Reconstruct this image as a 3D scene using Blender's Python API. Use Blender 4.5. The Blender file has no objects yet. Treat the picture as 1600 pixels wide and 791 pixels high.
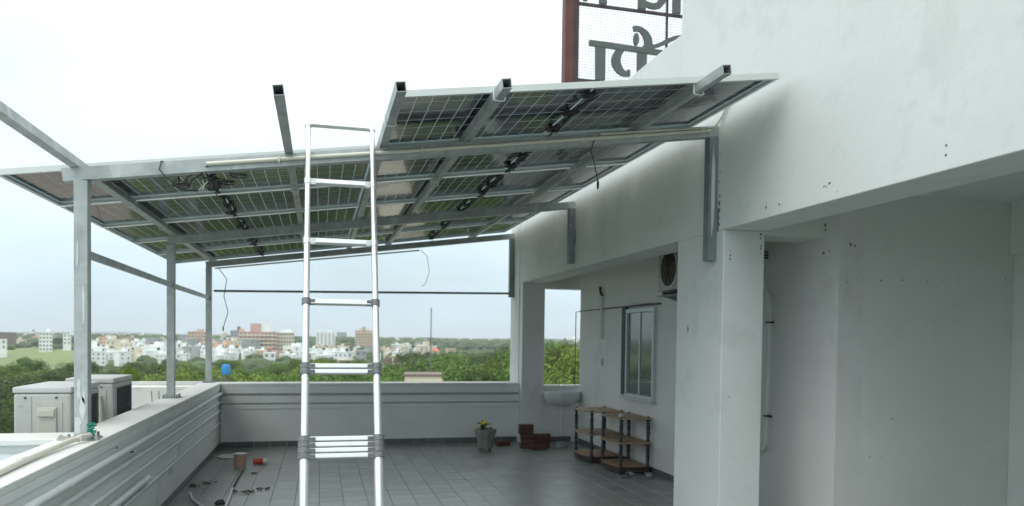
import bpy, math, random
from mathutils import Vector, Matrix
random.seed(7)
R = math.radians
sc = bpy.context.scene
COL = sc.collection

# ------------------------------------------------------------------ camera
EYE = 1.75
YAW, PITCH, ROLL = R(14.26), R(-1.5), R(0.73)
_f0 = Vector((math.sin(YAW), math.cos(YAW), 0)); _r0 = Vector((math.cos(YAW), -math.sin(YAW), 0))
_f = _f0 * math.cos(PITCH) + Vector((0, 0, 1)) * math.sin(PITCH)
_u = _r0.cross(_f)
_r = _r0 * math.cos(ROLL) + _u * math.sin(ROLL)
_u = _r.cross(_f)
cam_d = bpy.data.cameras.new('camera'); cam = bpy.data.objects.new('camera', cam_d); COL.objects.link(cam)
cam.matrix_world = Matrix(((_r.x, _u.x, -_f.x, 0), (_r.y, _u.y, -_f.y, 0), (_r.z, _u.z, -_f.z, EYE), (0, 0, 0, 1)))
cam_d.sensor_width = 36; cam_d.lens = 1180 / 1600 * 36; cam_d.shift_y = 0.10275
cam_d.clip_start = 0.1; cam_d.clip_end = 30000
cam_d.dof.use_dof = True; cam_d.dof.focus_distance = 5.5; cam_d.dof.aperture_fstop = 2.2
sc.camera = cam

# ------------------------------------------------------------------ world, sun, exposure
SUN_EL, SUN_AZ = R(58), R(235)          # azimuth clockwise from +Y
w = bpy.data.worlds.new('World'); sc.world = w; w.use_nodes = True
nt = w.node_tree; nt.nodes.clear()
N = nt.nodes.new; L = nt.links.new
out = N('ShaderNodeOutputWorld'); bg = N('ShaderNodeBackground')
sky = N('ShaderNodeTexSky'); sky.sky_type = 'NISHITA'; sky.sun_disc = False
sky.sun_elevation = SUN_EL; sky.sun_rotation = SUN_AZ; sky.dust_density = 3; sky.air_density = 1.2
tc = N('ShaderNodeTexCoord'); sep = N('ShaderNodeSeparateXYZ'); L(tc.outputs['Generated'], sep.inputs[0])
ramp = N('ShaderNodeValToRGB'); cr = ramp.color_ramp
cr.elements[0].position = 0.0; cr.elements[0].color = (5.7, 7.2, 8.1, 1)
cr.elements[1].position = 0.62; cr.elements[1].color = (12.8, 13.8, 14.0, 1)
e = cr.elements.new(0.10); e.color = (6.1, 7.5, 8.2, 1)
e = cr.elements.new(0.22); e.color = (7.2, 8.3, 8.7, 1)
e = cr.elements.new(0.36); e.color = (9.4, 10.2, 10.4, 1)
L(sep.outputs['Z'], ramp.inputs[0])
mp = N('ShaderNodeMapping'); mp.inputs['Scale'].default_value = (1.0, 1.0, 2.6); L(tc.outputs['Generated'], mp.inputs[0])
cn = N('ShaderNodeTexNoise'); cn.inputs['Scale'].default_value = 2.1; cn.inputs['Detail'].default_value = 5; cn.inputs['Roughness'].default_value = .5
L(mp.outputs[0], cn.inputs[0])
cmr = N('ShaderNodeMapRange'); cmr.inputs['From Min'].default_value = .3; cmr.inputs['From Max'].default_value = .7
cmr.inputs['To Min'].default_value = .80; cmr.inputs['To Max'].default_value = 1.14; L(cn.outputs['Fac'], cmr.inputs['Value'])
mul = N('ShaderNodeVectorMath'); mul.operation = 'SCALE'; L(ramp.outputs[0], mul.inputs[0]); L(cmr.outputs[0], mul.inputs['Scale'])
mix = N('ShaderNodeMixRGB'); mix.inputs[0].default_value = 0.88
L(sky.outputs[0], mix.inputs[1]); L(mul.outputs[0], mix.inputs[2]); L(mix.outputs[0], bg.inputs[0])
bg.inputs[1].default_value = 0.10; L(bg.outputs[0], out.inputs[0])

sd = bpy.data.lights.new('sun', 'SUN'); sun = bpy.data.objects.new('sun', sd); COL.objects.link(sun)
sd.energy = 0.8; sd.angle = R(48); sd.color = (1, .965, .90)
dirv = Vector((math.sin(SUN_AZ) * math.cos(SUN_EL), math.cos(SUN_AZ) * math.cos(SUN_EL), math.sin(SUN_EL)))
sun.rotation_euler = dirv.to_track_quat('Z', 'Y').to_euler()
sc.view_settings.view_transform = 'Standard'; sc.view_settings.look = 'None'
sc.view_settings.exposure = 0.52; sc.view_settings.gamma = 1.0
sc.cycles.max_bounces = 8; sc.cycles.diffuse_bounces = 4; sc.cycles.volume_bounces = 0

# ------------------------------------------------------------------ helpers
class MB:
    def __init__(s): s.v = []; s.f = []; s.m = []
    def add(s, vs, fs, m=0):
        o = len(s.v); s.v += [tuple(p) for p in vs]; s.f += [tuple(o + i for i in f) for f in fs]; s.m += [m] * len(fs); return s
    def box(s, x0, x1, y0, y1, z0, z1, m=0):
        return s.add([(x, y, z) for x in (x0, x1) for y in (y0, y1) for z in (z0, z1)],
                     [(0, 1, 3, 2), (4, 6, 7, 5), (0, 4, 5, 1), (2, 3, 7, 6), (0, 2, 6, 4), (1, 5, 7, 3)], m)
    def bar(s, a, b, wd, ht, up=(0, 0, 1), m=0, wall=0):
        """square bar from a to b (centre line); wall>0 makes it a hollow tube with open ends"""
        a = Vector(a); b = Vector(b); d = (b - a).normalized(); side = d.cross(Vector(up)).normalized(); u = side.cross(d)
        def ring(c, ww, hh): return [c + side * sx * ww / 2 + u * sz * hh / 2 for sx, sz in ((-1, -1), (1, -1), (1, 1), (-1, 1))]
        if not wall:
            return s.add(ring(a, wd, ht) + ring(b, wd, ht), [(0, 1, 2, 3), (7, 6, 5, 4)] + [(i, i + 4, (i + 1) % 4 + 4, (i + 1) % 4) for i in range(4)], m)
        vs = ring(a, wd, ht) + ring(b, wd, ht) + ring(a, wd - 2 * wall, ht - 2 * wall) + ring(b, wd - 2 * wall, ht - 2 * wall)
        fs = []
        for i in range(4):
            j = (i + 1) % 4
            fs += [(i, i + 4, j + 4, j), (8 + i, 8 + j, 12 + j, 12 + i), (i, j, 8 + j, 8 + i), (4 + i, 12 + i, 12 + j, 4 + j)]
        return s.add(vs, fs, m)
    def tube(s, pts, r, n=8, m=0, cap=True):
        pts = [Vector(p) for p in pts]; rs = r if isinstance(r, (list, tuple)) else [r] * len(pts)
        rings = []; prev = None
        for i, p in enumerate(pts):
            d = (pts[min(i + 1, len(pts) - 1)] - pts[max(i - 1, 0)]).normalized()
            if prev is None:
                u = d.orthogonal().normalized()
            else:
                u = (prev - d * prev.dot(d));  u = u.normalized() if u.length > 1e-6 else d.orthogonal().normalized()
            prev = u; v = d.cross(u)
            rings += [p + (u * math.cos(t) + v * math.sin(t)) * rs[i] for t in (2 * math.pi * k / n for k in range(n))]
        fs = []
        for i in range(len(pts) - 1):
            for k in range(n):
                fs.append((i * n + k, i * n + (k + 1) % n, (i + 1) * n + (k + 1) % n, (i + 1) * n + k))
        if cap: fs += [tuple(reversed(range(n))), tuple((len(pts) - 1) * n + k for k in range(n))]
        return s.add(rings, fs, m)
    def lathe(s, prof, n=20, c=(0, 0, 0), m=0, sx=1, sy=1):
        vs = [(c[0] + r * math.cos(2 * math.pi * k / n) * sx, c[1] + r * math.sin(2 * math.pi * k / n) * sy, c[2] + z) for r, z in prof for k in range(n)]
        fs = [(i * n + k, i * n + (k + 1) % n, (i + 1) * n + (k + 1) % n, (i + 1) * n + k) for i in range(len(prof) - 1) for k in range(n)]
        fs += [tuple(reversed(range(n))), tuple((len(prof) - 1) * n + k for k in range(n))]
        return s.add(vs, fs, m)
    def prism(s, poly, y0, y1, m=0):
        """polygon in XZ extruded along Y"""
        n = len(poly)
        return s.add([(x, y0, z) for x, z in poly] + [(x, y1, z) for x, z in poly],
                     [tuple(range(n)), tuple(reversed(range(n, 2 * n)))] + [(i, i + n, (i + 1) % n + n, (i + 1) % n) for i in range(n)], m)
    def ribbon(s, pts, y0, y1, m=0):
        """stroke (x, z, width) in XZ extruded along Y"""
        Lf, Rt = [], []
        for i, (x, z, wd) in enumerate(pts):
            a = pts[max(i - 1, 0)]; b = pts[min(i + 1, len(pts) - 1)]
            dx, dz = b[0] - a[0], b[1] - a[1]; l = math.hypot(dx, dz); nx, nz = -dz / l, dx / l
            Lf.append((x + nx * wd / 2, z + nz * wd / 2)); Rt.append((x - nx * wd / 2, z - nz * wd / 2))
        for i in range(len(pts) - 1):
            s.prism([Lf[i], Lf[i + 1], Rt[i + 1], Rt[i]], y0, y1, m)
        return s
    def mesh(s, name, mats, smooth=False, bevel=0):
        me = bpy.data.meshes.new(name); me.from_pydata(s.v, [], s.f)
        for mm in (mats if isinstance(mats, (list, tuple)) else [mats]): me.materials.append(mm)
        me.polygons.foreach_set('material_index', s.m)
        if smooth: me.polygons.foreach_set('use_smooth', [True] * len(me.polygons))
        me.update()
        return me
    def build(s, name, mats, parent=None, smooth=False, bevel=0, **kw):
        me = s.mesh(name, mats, smooth); o = bpy.data.objects.new(name, me); COL.objects.link(o)
        import bmesh
        bm = bmesh.new(); bm.from_mesh(me); bmesh.ops.recalc_face_normals(bm, faces=bm.faces); bm.to_mesh(me); bm.free()
        if bevel:
            b = o.modifiers.new('bevel', 'BEVEL'); b.width = bevel; b.segments = 2; b.limit_method = 'ANGLE'; b.angle_limit = R(35)
        if smooth:
            es = o.modifiers.new('edge', 'EDGE_SPLIT'); es.split_angle = R(40)
        if parent is not None: o.parent = parent
        return tag(o, **kw)

def tag(o, label=None, cat=None, group=None, kind=None):
    if label: o['label'] = label
    if cat: o['category'] = cat
    if group: o['group'] = group
    if kind: o['kind'] = kind
    return o

def thing(name, label, cat, loc=(0, 0, 0), rot=(0, 0, 0), group=None):
    o = bpy.data.objects.new(name, None); COL.objects.link(o); o.location = loc; o.rotation_euler = rot
    o.empty_display_size = .1
    return tag(o, label, cat, group)

def inst(src, name=None, parent=None, loc=(0, 0, 0), rot=(0, 0, 0), scale=None, mesh=None):
    o = bpy.data.objects.new(name or src.name, mesh or src.data); COL.objects.link(o)
    o.location = loc; o.rotation_euler = rot
    if scale: o.scale = scale
    if parent is not None: o.parent = parent
    return o

def meshobj(name, me, parent=None, loc=(0, 0, 0), rot=(0, 0, 0), scale=(1, 1, 1), **kw):
    o = bpy.data.objects.new(name, me); COL.objects.link(o); o.location = loc; o.rotation_euler = rot; o.scale = scale
    if parent is not None: o.parent = parent
    return tag(o, **kw)

def copy_tree(o, parent=None):
    c = o.copy(); COL.objects.link(c); c.parent = parent
    for ch in list(o.children): copy_tree(ch, c)
    return c

# ------------------------------------------------------------------ materials
def mat(name, base, rough=.7, metal=0., noise=None, bump=None, spec=.5, rnd=0., coords='Object', coat=0., emit=None, stain=None, trans=0., alpha=None, ior=None):
    """noise: (scale, amount) value variation; bump: (scale, strength); stain: (scale, colour, threshold)"""
    m = bpy.data.materials.new(name); m.use_nodes = True; t = m.node_tree; n = t.nodes.new; l = t.links.new
    p = t.nodes['Principled BSDF']; p.inputs['Roughness'].default_value = rough; p.inputs['Metallic'].default_value = metal
    p.inputs['Specular IOR Level'].default_value = spec
    if ior: p.inputs['IOR'].default_value = ior
    p.inputs['Coat Weight'].default_value = coat; p.inputs['Transmission Weight'].default_value = trans
    p.inputs['Base Color'].default_value = (*base, 1)
    tcn = n('ShaderNodeTexCoord'); geo = n('ShaderNodeNewGeometry')
    vec = geo.outputs['Position'] if coords == 'World' else tcn.outputs['Object']
    src = None
    if noise:
        nz = n('ShaderNodeTexNoise'); nz.inputs['Scale'].default_value = noise[0]; nz.inputs['Detail'].default_value = 6; nz.inputs['Roughness'].default_value = .6
        l(vec, nz.inputs['Vector'])
        mr = n('ShaderNodeMapRange'); mr.inputs['From Min'].default_value = .25; mr.inputs['From Max'].default_value = .75
        mr.inputs['To Min'].default_value = 1 - noise[1]; mr.inputs['To Max'].default_value = 1 + noise[1]; l(nz.outputs['Fac'], mr.inputs['Value'])
        sc_ = n('ShaderNodeVectorMath'); sc_.operation = 'SCALE'; sc_.inputs[0].default_value = base; l(mr.outputs[0], sc_.inputs['Scale']); src = sc_.outputs[0]
    if rnd:
        oi = n('ShaderNodeObjectInfo'); mr = n('ShaderNodeMapRange'); mr.inputs['To Min'].default_value = 1 - rnd; mr.inputs['To Max'].default_value = 1 + rnd
        l(oi.outputs['Random'], mr.inputs['Value']); s2 = n('ShaderNodeVectorMath'); s2.operation = 'SCALE'
        if src: l(src, s2.inputs[0])
        else: s2.inputs[0].default_value = base
        l(mr.outputs[0], s2.inputs['Scale']); src = s2.outputs[0]
    if stain:
        for st in (stain if isinstance(stain, list) else [stain]):
            mpn = n('ShaderNodeMapping'); mpn.inputs['Scale'].default_value = st[3] if len(st) > 3 else (1, 1, 1); l(vec, mpn.inputs[0])
            nz = n('ShaderNodeTexNoise'); nz.inputs['Scale'].default_value = st[0]; nz.inputs['Detail'].default_value = 8; nz.inputs['Roughness'].default_value = .65
            l(mpn.outputs[0], nz.inputs['Vector'])
            mr = n('ShaderNodeMapRange'); mr.inputs['From Min'].default_value = st[2]; mr.inputs['From Max'].default_value = st[2] + .12; l(nz.outputs['Fac'], mr.inputs['Value'])
            mx = n('ShaderNodeMixRGB'); l(mr.outputs[0], mx.inputs[0])
            if src: l(src, mx.inputs[1])
            else: mx.inputs[1].default_value = (*base, 1)
            mx.inputs[2].default_value = (*st[1], 1); src = mx.outputs[0]
    if src: l(src, p.inputs['Base Color'])
    if bump:
        bs = bump if isinstance(bump, list) else [bump]; prev = None
        for (s_, k_) in bs:
            nz = n('ShaderNodeTexNoise'); nz.inputs['Scale'].default_value = s_; nz.inputs['Detail'].default_value = 4; l(vec, nz.inputs['Vector'])
            b = n('ShaderNodeBump'); b.inputs['Strength'].default_value = k_; b.inputs['Distance'].default_value = .01 if s_ > 4 else .03
            l(nz.outputs['Fac'], b.inputs['Height'])
            if prev: l(prev, b.inputs['Normal'])
            prev = b.outputs[0]
        l(prev, p.inputs['Normal'])
    if emit: p.inputs['Emission Color'].default_value = (*emit, 1); p.inputs['Emission Strength'].default_value = 1
    return m

M = {}
M['wall'] = mat('white_wall_paint', (.67, .70, .685), .75, noise=(1.3, .045), bump=[(55, .10), (14, .16), (3, .15)], coords='World',
                stain=[(1.1, (.58, .60, .56), .60, (1, 1, .35)), (2.6, (.615, .65, .635), .53), (.9, (.60, .62, .57), .60, (1, 2.5, .3)), (9, (.50, .52, .50), .70)])
M['wall_far'] = mat('aged_wall_paint', (.67, .68, .665), .8, noise=(1.5, .06), bump=[(40, .2), (4, .2)], coords='World',
                    stain=[(1.4, (.60, .585, .56), .56, (1, 1, .5)), (7, (.52, .51, .48), .66)])
M['recess'] = mat('recess_wall_paint', (.68, .705, .675), .85, noise=(1.8, .05), bump=[(70, .25)], coords='World',
                  stain=[(2.2, (.65, .675, .645), .58)])
M['parapet'] = mat('parapet_paint', (.72, .75, .73), .8, noise=(2.0, .06), bump=[(40, .2)], coords='World',
                   stain=[(2.5, (.57, .58, .55), .60, (1, 1, .4)), (14, (.42, .43, .40), .70)])
M['cap'] = mat('parapet_cap_plaster', (.70, .71, .68), .8, noise=(3, .07), bump=[(30, .25)], coords='World',
               stain=[(3.5, (.52, .52, .48), .58), (25, (.3, .3, .28), .72)])
M['slab'] = mat('blue_grey_waterproofing', (.50, .56, .58), .6, noise=(2, .08), bump=(20, .2), coords='World', stain=(4, (.58, .61, .60), .6))
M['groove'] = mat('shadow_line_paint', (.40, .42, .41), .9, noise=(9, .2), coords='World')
M['tile'] = mat('grey_floor_tile', (.25, .28, .27), .32, noise=(6, .12), bump=(30, .06), coords='World', rnd=.13, spec=.45,
                stain=[(1.2, (.30, .31, .29), .57), (.8, (.20, .22, .21), .60), (16, (.14, .145, .14), .68)])
M['grout'] = mat('tile_grout', (.15, .16, .15), .9, coords='World')
M['skirt'] = mat('dark_skirting_tile', (.11, .13, .122), .4, noise=(8, .2), rnd=.15, coords='World')
M['galv'] = mat('galvanised_steel', (.42, .45, .445), .50, metal=.40, noise=(7, .26), bump=(60, .08), coords='World',
                stain=[(6, (.56, .59, .58), .57, (1, 1, .25)), (11, (.24, .26, .26), .64, (1, 1, .3))])
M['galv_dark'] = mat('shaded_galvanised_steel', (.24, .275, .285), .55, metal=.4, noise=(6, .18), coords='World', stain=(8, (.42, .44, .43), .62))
M['zinc_paint'] = mat('zinc_touch_up_paint', (.62, .65, .64), .6, metal=.1, noise=(14, .1))
M['alu'] = mat('brushed_aluminium', (.88, .90, .90), .33, metal=.72, noise=(20, .06), bump=(120, .05), coords='World',
               stain=(30, (.42, .44, .45), .66, (1, 1, .5)))
M['alu_frame'] = mat('anodised_panel_frame', (.66, .69, .67), .42, metal=.35, noise=(4, .05), coords='World')
M['alu_rung'] = mat('bright_aluminium_rung', (.80, .82, .82), .40, metal=.35, noise=(30, .05), coords='World', stain=(40, (.45, .47, .48), .66, (.4, 1, 1)))
M['collar'] = mat('grey_ladder_collar', (.17, .18, .185), .55, noise=(60, .35), coords='World', stain=(50, (.42, .44, .45), .62))
M['cream'] = mat('cream_pvc_conduit', (.66, .645, .56), .45, noise=(5, .08), coords='World', stain=(8, (.45, .44, .38), .64))
M['pvc'] = mat('white_pvc', (.66, .69, .68), .45, noise=(5, .07), coords='World', stain=(10, (.40, .40, .37), .66))
M['paintpipe'] = mat('painted_pipe', (.64, .67, .66), .55, noise=(4, .08), coords='World', stain=(8, (.38, .40, .38), .63))
M['black'] = mat('black_plastic', (.018, .019, .02), .45, noise=(20, .3))
M['rubber'] = mat('black_cable', (.02, .022, .023), .5)
M['cell'] = mat('solar_cell_silicon', (.026, .034, .046), .14, spec=.6, noise=(1.7, .3), coords='World', coat=.35, ior=1.5)
def thin(name, col, transp, transl, rough):
    m = bpy.data.materials.new(name); m.use_nodes = True; t = m.node_tree; n = t.nodes.new; l = t.links.new
    p = t.nodes['Principled BSDF']; p.inputs['Base Color'].default_value = (*col, 1); p.inputs['Roughness'].default_value = rough
    tl = n('ShaderNodeBsdfTranslucent'); tl.inputs[0].default_value = (*col, 1); tp = n('ShaderNodeBsdfTransparent'); tp.inputs[0].default_value = (.93, .97, .96, 1)
    a = n('ShaderNodeMixShader'); a.inputs[0].default_value = transl; l(p.outputs[0], a.inputs[1]); l(tl.outputs[0], a.inputs[2])
    b = n('ShaderNodeMixShader'); b.inputs[0].default_value = transp; l(a.outputs[0], b.inputs[1]); l(tp.outputs[0], b.inputs[2])
    l(b.outputs[0], t.nodes['Material Output'].inputs[0]); return m
M['glass_back'] = thin('panel_rear_laminate', (.58, .64, .66), .0, .55, .15)
M['glass_front'] = thin('panel_front_glass', (.5, .55, .6), .90, .0, .05)
M['maroon'] = mat('maroon_painted_steel', (.105, .035, .03), .5, metal=.1, noise=(3, .35), coords='World', stain=(4, (.05, .04, .035), .55, (1, 1, .3)))
M['letter'] = mat('letter_grey_steel', (.085, .10, .092), .5, metal=.1, noise=(4, .12), coords='World')
M['wire'] = mat('steel_wire', (.30, .32, .32), .5, metal=.4)
M['ac'] = mat('beige_grey_casing', (.47, .48, .455), .5, noise=(3, .04), coords='World', stain=(5, (.38, .385, .36), .63))
M['ac_lid'] = mat('pale_casing_lid', (.53, .545, .53), .5, noise=(3, .05), coords='World')
M['ac_cover'] = mat('cream_service_cover', (.50, .49, .43), .5, noise=(3, .04), coords='World')
M['grille'] = mat('dark_coil_grille', (.055, .065, .075), .6, noise=(10, .15), coords='World')
M['basin'] = mat('white_ceramic', (.60, .62, .62), .18, spec=.6, noise=(4, .05))
M['chrome'] = mat('chrome', (.55, .57, .58), .25, metal=.9)
M['wood'] = mat('tan_shelf_board', (.36, .255, .165), .6, noise=(9, .16), stain=(5, (.26, .18, .12), .6))
M['board_edge'] = mat('dark_board_edge', (.05, .035, .03), .6)
M['leg'] = mat('dark_blue_turned_leg', (.020, .030, .038), .4)
M['brick'] = mat('red_brick', (.10, .048, .042), .9, noise=(20, .25), bump=(50, .5), rnd=.18)
M['pot'] = mat('grey_cement_pot', (.20, .215, .19), .9, noise=(12, .25), bump=(40, .5))
M['soil'] = mat('potting_soil', (.05, .04, .03), 1)
M['leaf'] = mat('garden_leaf', (.05, .10, .03), .6, rnd=.3)
M['petal'] = mat('yellow_petal', (.75, .55, .03), .6)
M['rag'] = mat('grey_rubber_slipper', (.16, .175, .18), .7, noise=(15, .3))
M['plastic_bag'] = mat('crumpled_grey_plastic', (.26, .28, .28), .4, noise=(12, .2))
M['tin'] = mat('peach_plastic_tub', (.47, .31, .25), .5, noise=(8, .08))
M['red'] = mat('red_plastic', (.48, .06, .055), .4, noise=(8, .15))
M['white_plastic'] = mat('white_plastic', (.56, .58, .55), .5, noise=(8, .1))
M['rust'] = mat('rusty_rod', (.075, .045, .04), .8, noise=(12, .3))
M['twig'] = mat('dry_brown_debris', (.065, .05, .045), .9, noise=(12, .4))
M['green_cord'] = mat('green_nylon_cord', (.01, .25, .17), .5)
M['cement'] = mat('rough_cement', (.36, .36, .33), .95, noise=(20, .25), bump=(40, .6), coords='World')
M['win_frame'] = mat('aluminium_window_frame', (.52, .55, .56), .4, metal=.2)
M['win_dark'] = mat('dark_window_reveal', (.035, .042, .045), .6)
M['pane'] = mat('window_glass_with_curtain', (.10, .125, .125), .12, spec=.6, noise=(3, .25), coords='World', coat=.4)
M['chip'] = mat('chipped_plaster_hole', (.13, .13, .12), .95, noise=(60, .4), coords='World')
M['rustspot'] = mat('rust_streak', (.42, .37, .28), .9)
M['zinc_block'] = mat('rusty_white_grille', (.42, .42, .39), .6, noise=(14, .2), stain=(8, (.18, .12, .09), .6))
M['fan'] = mat('dark_fan_opening', (.045, .035, .03), .6, noise=(9, .4))
M['bark'] = mat('bark', (.10, .075, .05), .9, noise=(6, .3))

def foliage(name, c1, c2, c3):
    m = bpy.data.materials.new(name); m.use_nodes = True; t = m.node_tree; n = t.nodes.new; l = t.links.new
    p = t.nodes['Principled BSDF']; p.inputs['Roughness'].default_value = .7; p.inputs['Specular IOR Level'].default_value = .25
    tcn = n('ShaderNodeTexCoord'); oi = n('ShaderNodeObjectInfo')
    nz = n('ShaderNodeTexNoise'); nz.inputs['Scale'].default_value = .9; nz.inputs['Detail'].default_value = 3; l(tcn.outputs['Object'], nz.inputs['Vector'])
    r1 = n('ShaderNodeValToRGB'); r1.color_ramp.elements[0].position = .36; r1.color_ramp.elements[1].position = .64
    r1.color_ramp.elements[0].color = (*c1, 1); r1.color_ramp.elements[1].color = (*c2, 1); l(nz.outputs['Fac'], r1.inputs[0])
    mx = n('ShaderNodeMixRGB'); l(oi.outputs['Random'], mx.inputs[0]); l(r1.outputs[0], mx.inputs[1]); mx.inputs[2].default_value = (*c3, 1)
    mr = n('ShaderNodeMapRange'); mr.inputs['To Max'].default_value = .55; l(oi.outputs['Random'], mr.inputs['Value']); l(mr.outputs[0], mx.inputs[0])
    l(mx.outputs[0], p.inputs['Base Color'])
    tr = n('ShaderNodeBsdfTranslucent'); l(mx.outputs[0], tr.inputs[0]); ms = n('ShaderNodeMixShader'); ms.inputs[0].default_value = .25
    l(p.outputs[0], ms.inputs[1]); l(tr.outputs[0], ms.inputs[2]); l(ms.outputs[0], t.nodes['Material Output'].inputs[0])
    return m
M['fol_a'] = foliage('bright_green_foliage', (.06, .115, .025), (.17, .28, .055), (.13, .20, .05))
M['fol_b'] = foliage('dark_green_foliage', (.035, .068, .024), (.12, .185, .055), (.12, .15, .06))
M['fol_c'] = foliage('yellow_green_foliage', (.10, .17, .03), (.26, .33, .06), (.18, .25, .05))
M['fol_o'] = foliage('orange_flowering_foliage', (.06, .11, .025), (.20, .15, .04), (.10, .16, .035))

# ------------------------------------------------------------------ setting: terrain
GZ = -14.0
def bearing(px): return YAW + math.atan((px - 800) / 1180)
def at(px, D):                                   # ground position in a given compass direction, D metres out
    a = bearing(px); return D * math.sin(a), D * math.cos(a)
def horizon(px): return 529 + (px - 800) * .0128
def zof(px, y, D):                               # height seen at image row y
    return EYE + (horizon(px) - y) * D * math.cos(bearing(px) - YAW) / 1180

def ground_mat():
    m = bpy.data.materials.new('scrub_and_soil'); m.use_nodes = True; t = m.node_tree; n = t.nodes.new; l = t.links.new
    p = t.nodes['Principled BSDF']; p.inputs['Roughness'].default_value = .95; p.inputs['Specular IOR Level'].default_value = .1
    g = n('ShaderNodeNewGeometry')
    a = n('ShaderNodeTexNoise'); a.inputs['Scale'].default_value = .012; a.inputs['Detail'].default_value = 6; l(g.outputs['Position'], a.inputs['Vector'])
    r = n('ShaderNodeValToRGB'); r.color_ramp.elements[0].position = .40; r.color_ramp.elements[1].position = .62
    r.color_ramp.elements[0].color = (.045, .075, .028, 1); r.color_ramp.elements[1].color = (.12, .15, .055, 1)
    e = r.color_ramp.elements.new(.72); e.color = (.20, .155, .11, 1); l(a.outputs['Fac'], r.inputs[0])
    b = n('ShaderNodeTexNoise'); b.inputs['Scale'].default_value = .6; b.inputs['Detail'].default_value = 5; l(g.outputs['Position'], b.inputs['Vector'])
    mx = n('ShaderNodeMixRGB'); mx.blend_type = 'MULTIPLY'; mx.inputs[0].default_value = .7; l(r.outputs[0], mx.inputs[1]); l(b.outputs['Color'], mx.inputs[2])
    gm = n('ShaderNodeVectorMath'); gm.operation = 'SCALE'; gm.inputs['Scale'].default_value = 1.5; l(mx.outputs[0], gm.inputs[0]); l(gm.outputs[0], p.inputs['Base Color'])
    return m
g = MB(); NR, NA = 24, 48
vs = [(0, 0, GZ)]
for i in range(NR):
    rr = 30 * (12000 / 30) ** (i / (NR - 1))
    for k in range(NA):
        a = 2 * math.pi * k / NA; vs.append((rr * math.sin(a), rr * math.cos(a), GZ))
fs = [(0, 1 + k, 1 + (k + 1) % NA) for k in range(NA)]
for i in range(NR - 1):
    for k in range(NA): fs.append((1 + i * NA + k, 1 + (i + 1) * NA + k, 1 + (i + 1) * NA + (k + 1) % NA, 1 + i * NA + (k + 1) % NA))
g.add(vs, fs); g.build('ground', ground_mat(), kind='structure')

M['grassfield'] = mat('light_green_field', (.17, .215, .075), .95, noise=(.02, .25), coords='World', stain=[(.05, (.12, .165, .05), .55), (.3, (.09, .14, .045), .62)])
M['dirt'] = mat('bare_brown_dirt', (.215, .18, .15), .95, noise=(.3, .2), coords='World')
def patch(name, pts, m, z):
    MB().add([(*at(px, D), z) for px, D in pts], [tuple(range(len(pts)))]).build(name, m, kind='structure')
patch('field', [(-260, 330), (-160, 700), (-60, 950), (60, 930), (140, 800), (136, 560), (136, 400), (60, 330)], M['grassfield'], GZ + .06)
patch('dirt_yard', [(-250, 90), (-200, 140), (-20, 145), (140, 120), (260, 100), (300, 60), (60, 45), (-200, 50)], M['dirt'], GZ + .1)
M['yard'] = mat('pale_ground_for_reflection', (.30, .30, .28), .95, noise=(.15, .25), coords='World', stain=(.1, (.16, .17, .12), .55))
patch('yard', [(-300, 16), (-300, 60), (100, 44), (300, 58), (500, 75), (800, 72), (1100, 70), (1100, 16), (700, 14), (400, 14), (100, 14)], M['yard'], GZ + .2)  # unseen pale ground, added so the panel undersides reflect grey instead of green
# far low ridge
hb = MB(); hv = []; hf = []; NH = 90
for i in range(NH):
    px_a = -60 + 120 * i / (NH - 1); a = R(px_a) + YAW
    for (D, h) in ((5200, 0), (5900, 1), (6900, 0)):
        hh = h * (17 + 6 * math.sin(i * .31) + 4 * math.sin(i * .83 + 1) + 2 * math.sin(i * 2.1)) * (1.0 if i < 42 else .8)
        hv.append((D * math.sin(a), D * math.cos(a), GZ - 1 + hh))
for i in range(NH - 1):
    for j in range(2): hf.append((i * 3 + j, (i + 1) * 3 + j, (i + 1) * 3 + j + 1, i * 3 + j + 1))
M['hill'] = mat('far_hill_scrub', (.05, .07, .045), .95, noise=(.01, .3), coords='World')
hb.add(hv, hf).build('hills', M['hill'], kind='structure', smooth=True)

# ------------------------------------------------------------------ setting: terrace floor with tiles
XL, XR, XI, YB = -1.50, 3.28, 4.25, 12.40       # left parapet face, facade face, inner wall face, back parapet face
floor = MB().box(-1.8, 8, -3, 13.1, -.35, -.012).build('floor', M['grout'], kind='structure')
T = .25
tile_me = None
def tile_mesh(w_, d_):
    b = .002; h = .0115; x, y = w_ / 2 - .0015, d_ / 2 - .0015
    mb = MB().add([(-x, -y, 0), (x, -y, 0), (x, y, 0), (-x, y, 0), (-x, -y, h - b), (x, -y, h - b), (x, y, h - b), (-x, y, h - b),
                   (-x + b, -y + b, h), (x - b, -y + b, h), (x - b, y - b, h), (-x + b, y - b, h)],
                  [(0, 1, 5, 4), (1, 2, 6, 5), (2, 3, 7, 6), (3, 0, 4, 7), (4, 5, 9, 8), (5, 6, 10, 9), (6, 7, 11, 10), (7, 4, 8, 11), (8, 9, 10, 11)])
    return mb
tile_me = tile_mesh(T, T).mesh('tile', M['tile'])
rest = MB(); tcount = 0
for j in range(-12, 62):
    for i in range(23):
        cx, cy = XL + T * (i + .5), YB - T * (62 - j - .5) + 0 * T
        cy = YB - T * (j + 12 + .5)
        if 7.9 < cy < 11.15 + T * .5:
            o = meshobj('tile', tile_me, floor, (cx, cy, -.0115 + random.uniform(-.0006, .0006)), (random.uniform(-.002, .002), random.uniform(-.002, .002), random.randint(0, 3) * math.pi / 2)); tcount += 1
        else:
            z = -.0115 + random.uniform(-.0006, .0006); q = tile_mesh(T, T)
            rest.add([(v[0] + cx, v[1] + cy, v[2] + z) for v in q.v], q.f)
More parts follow.
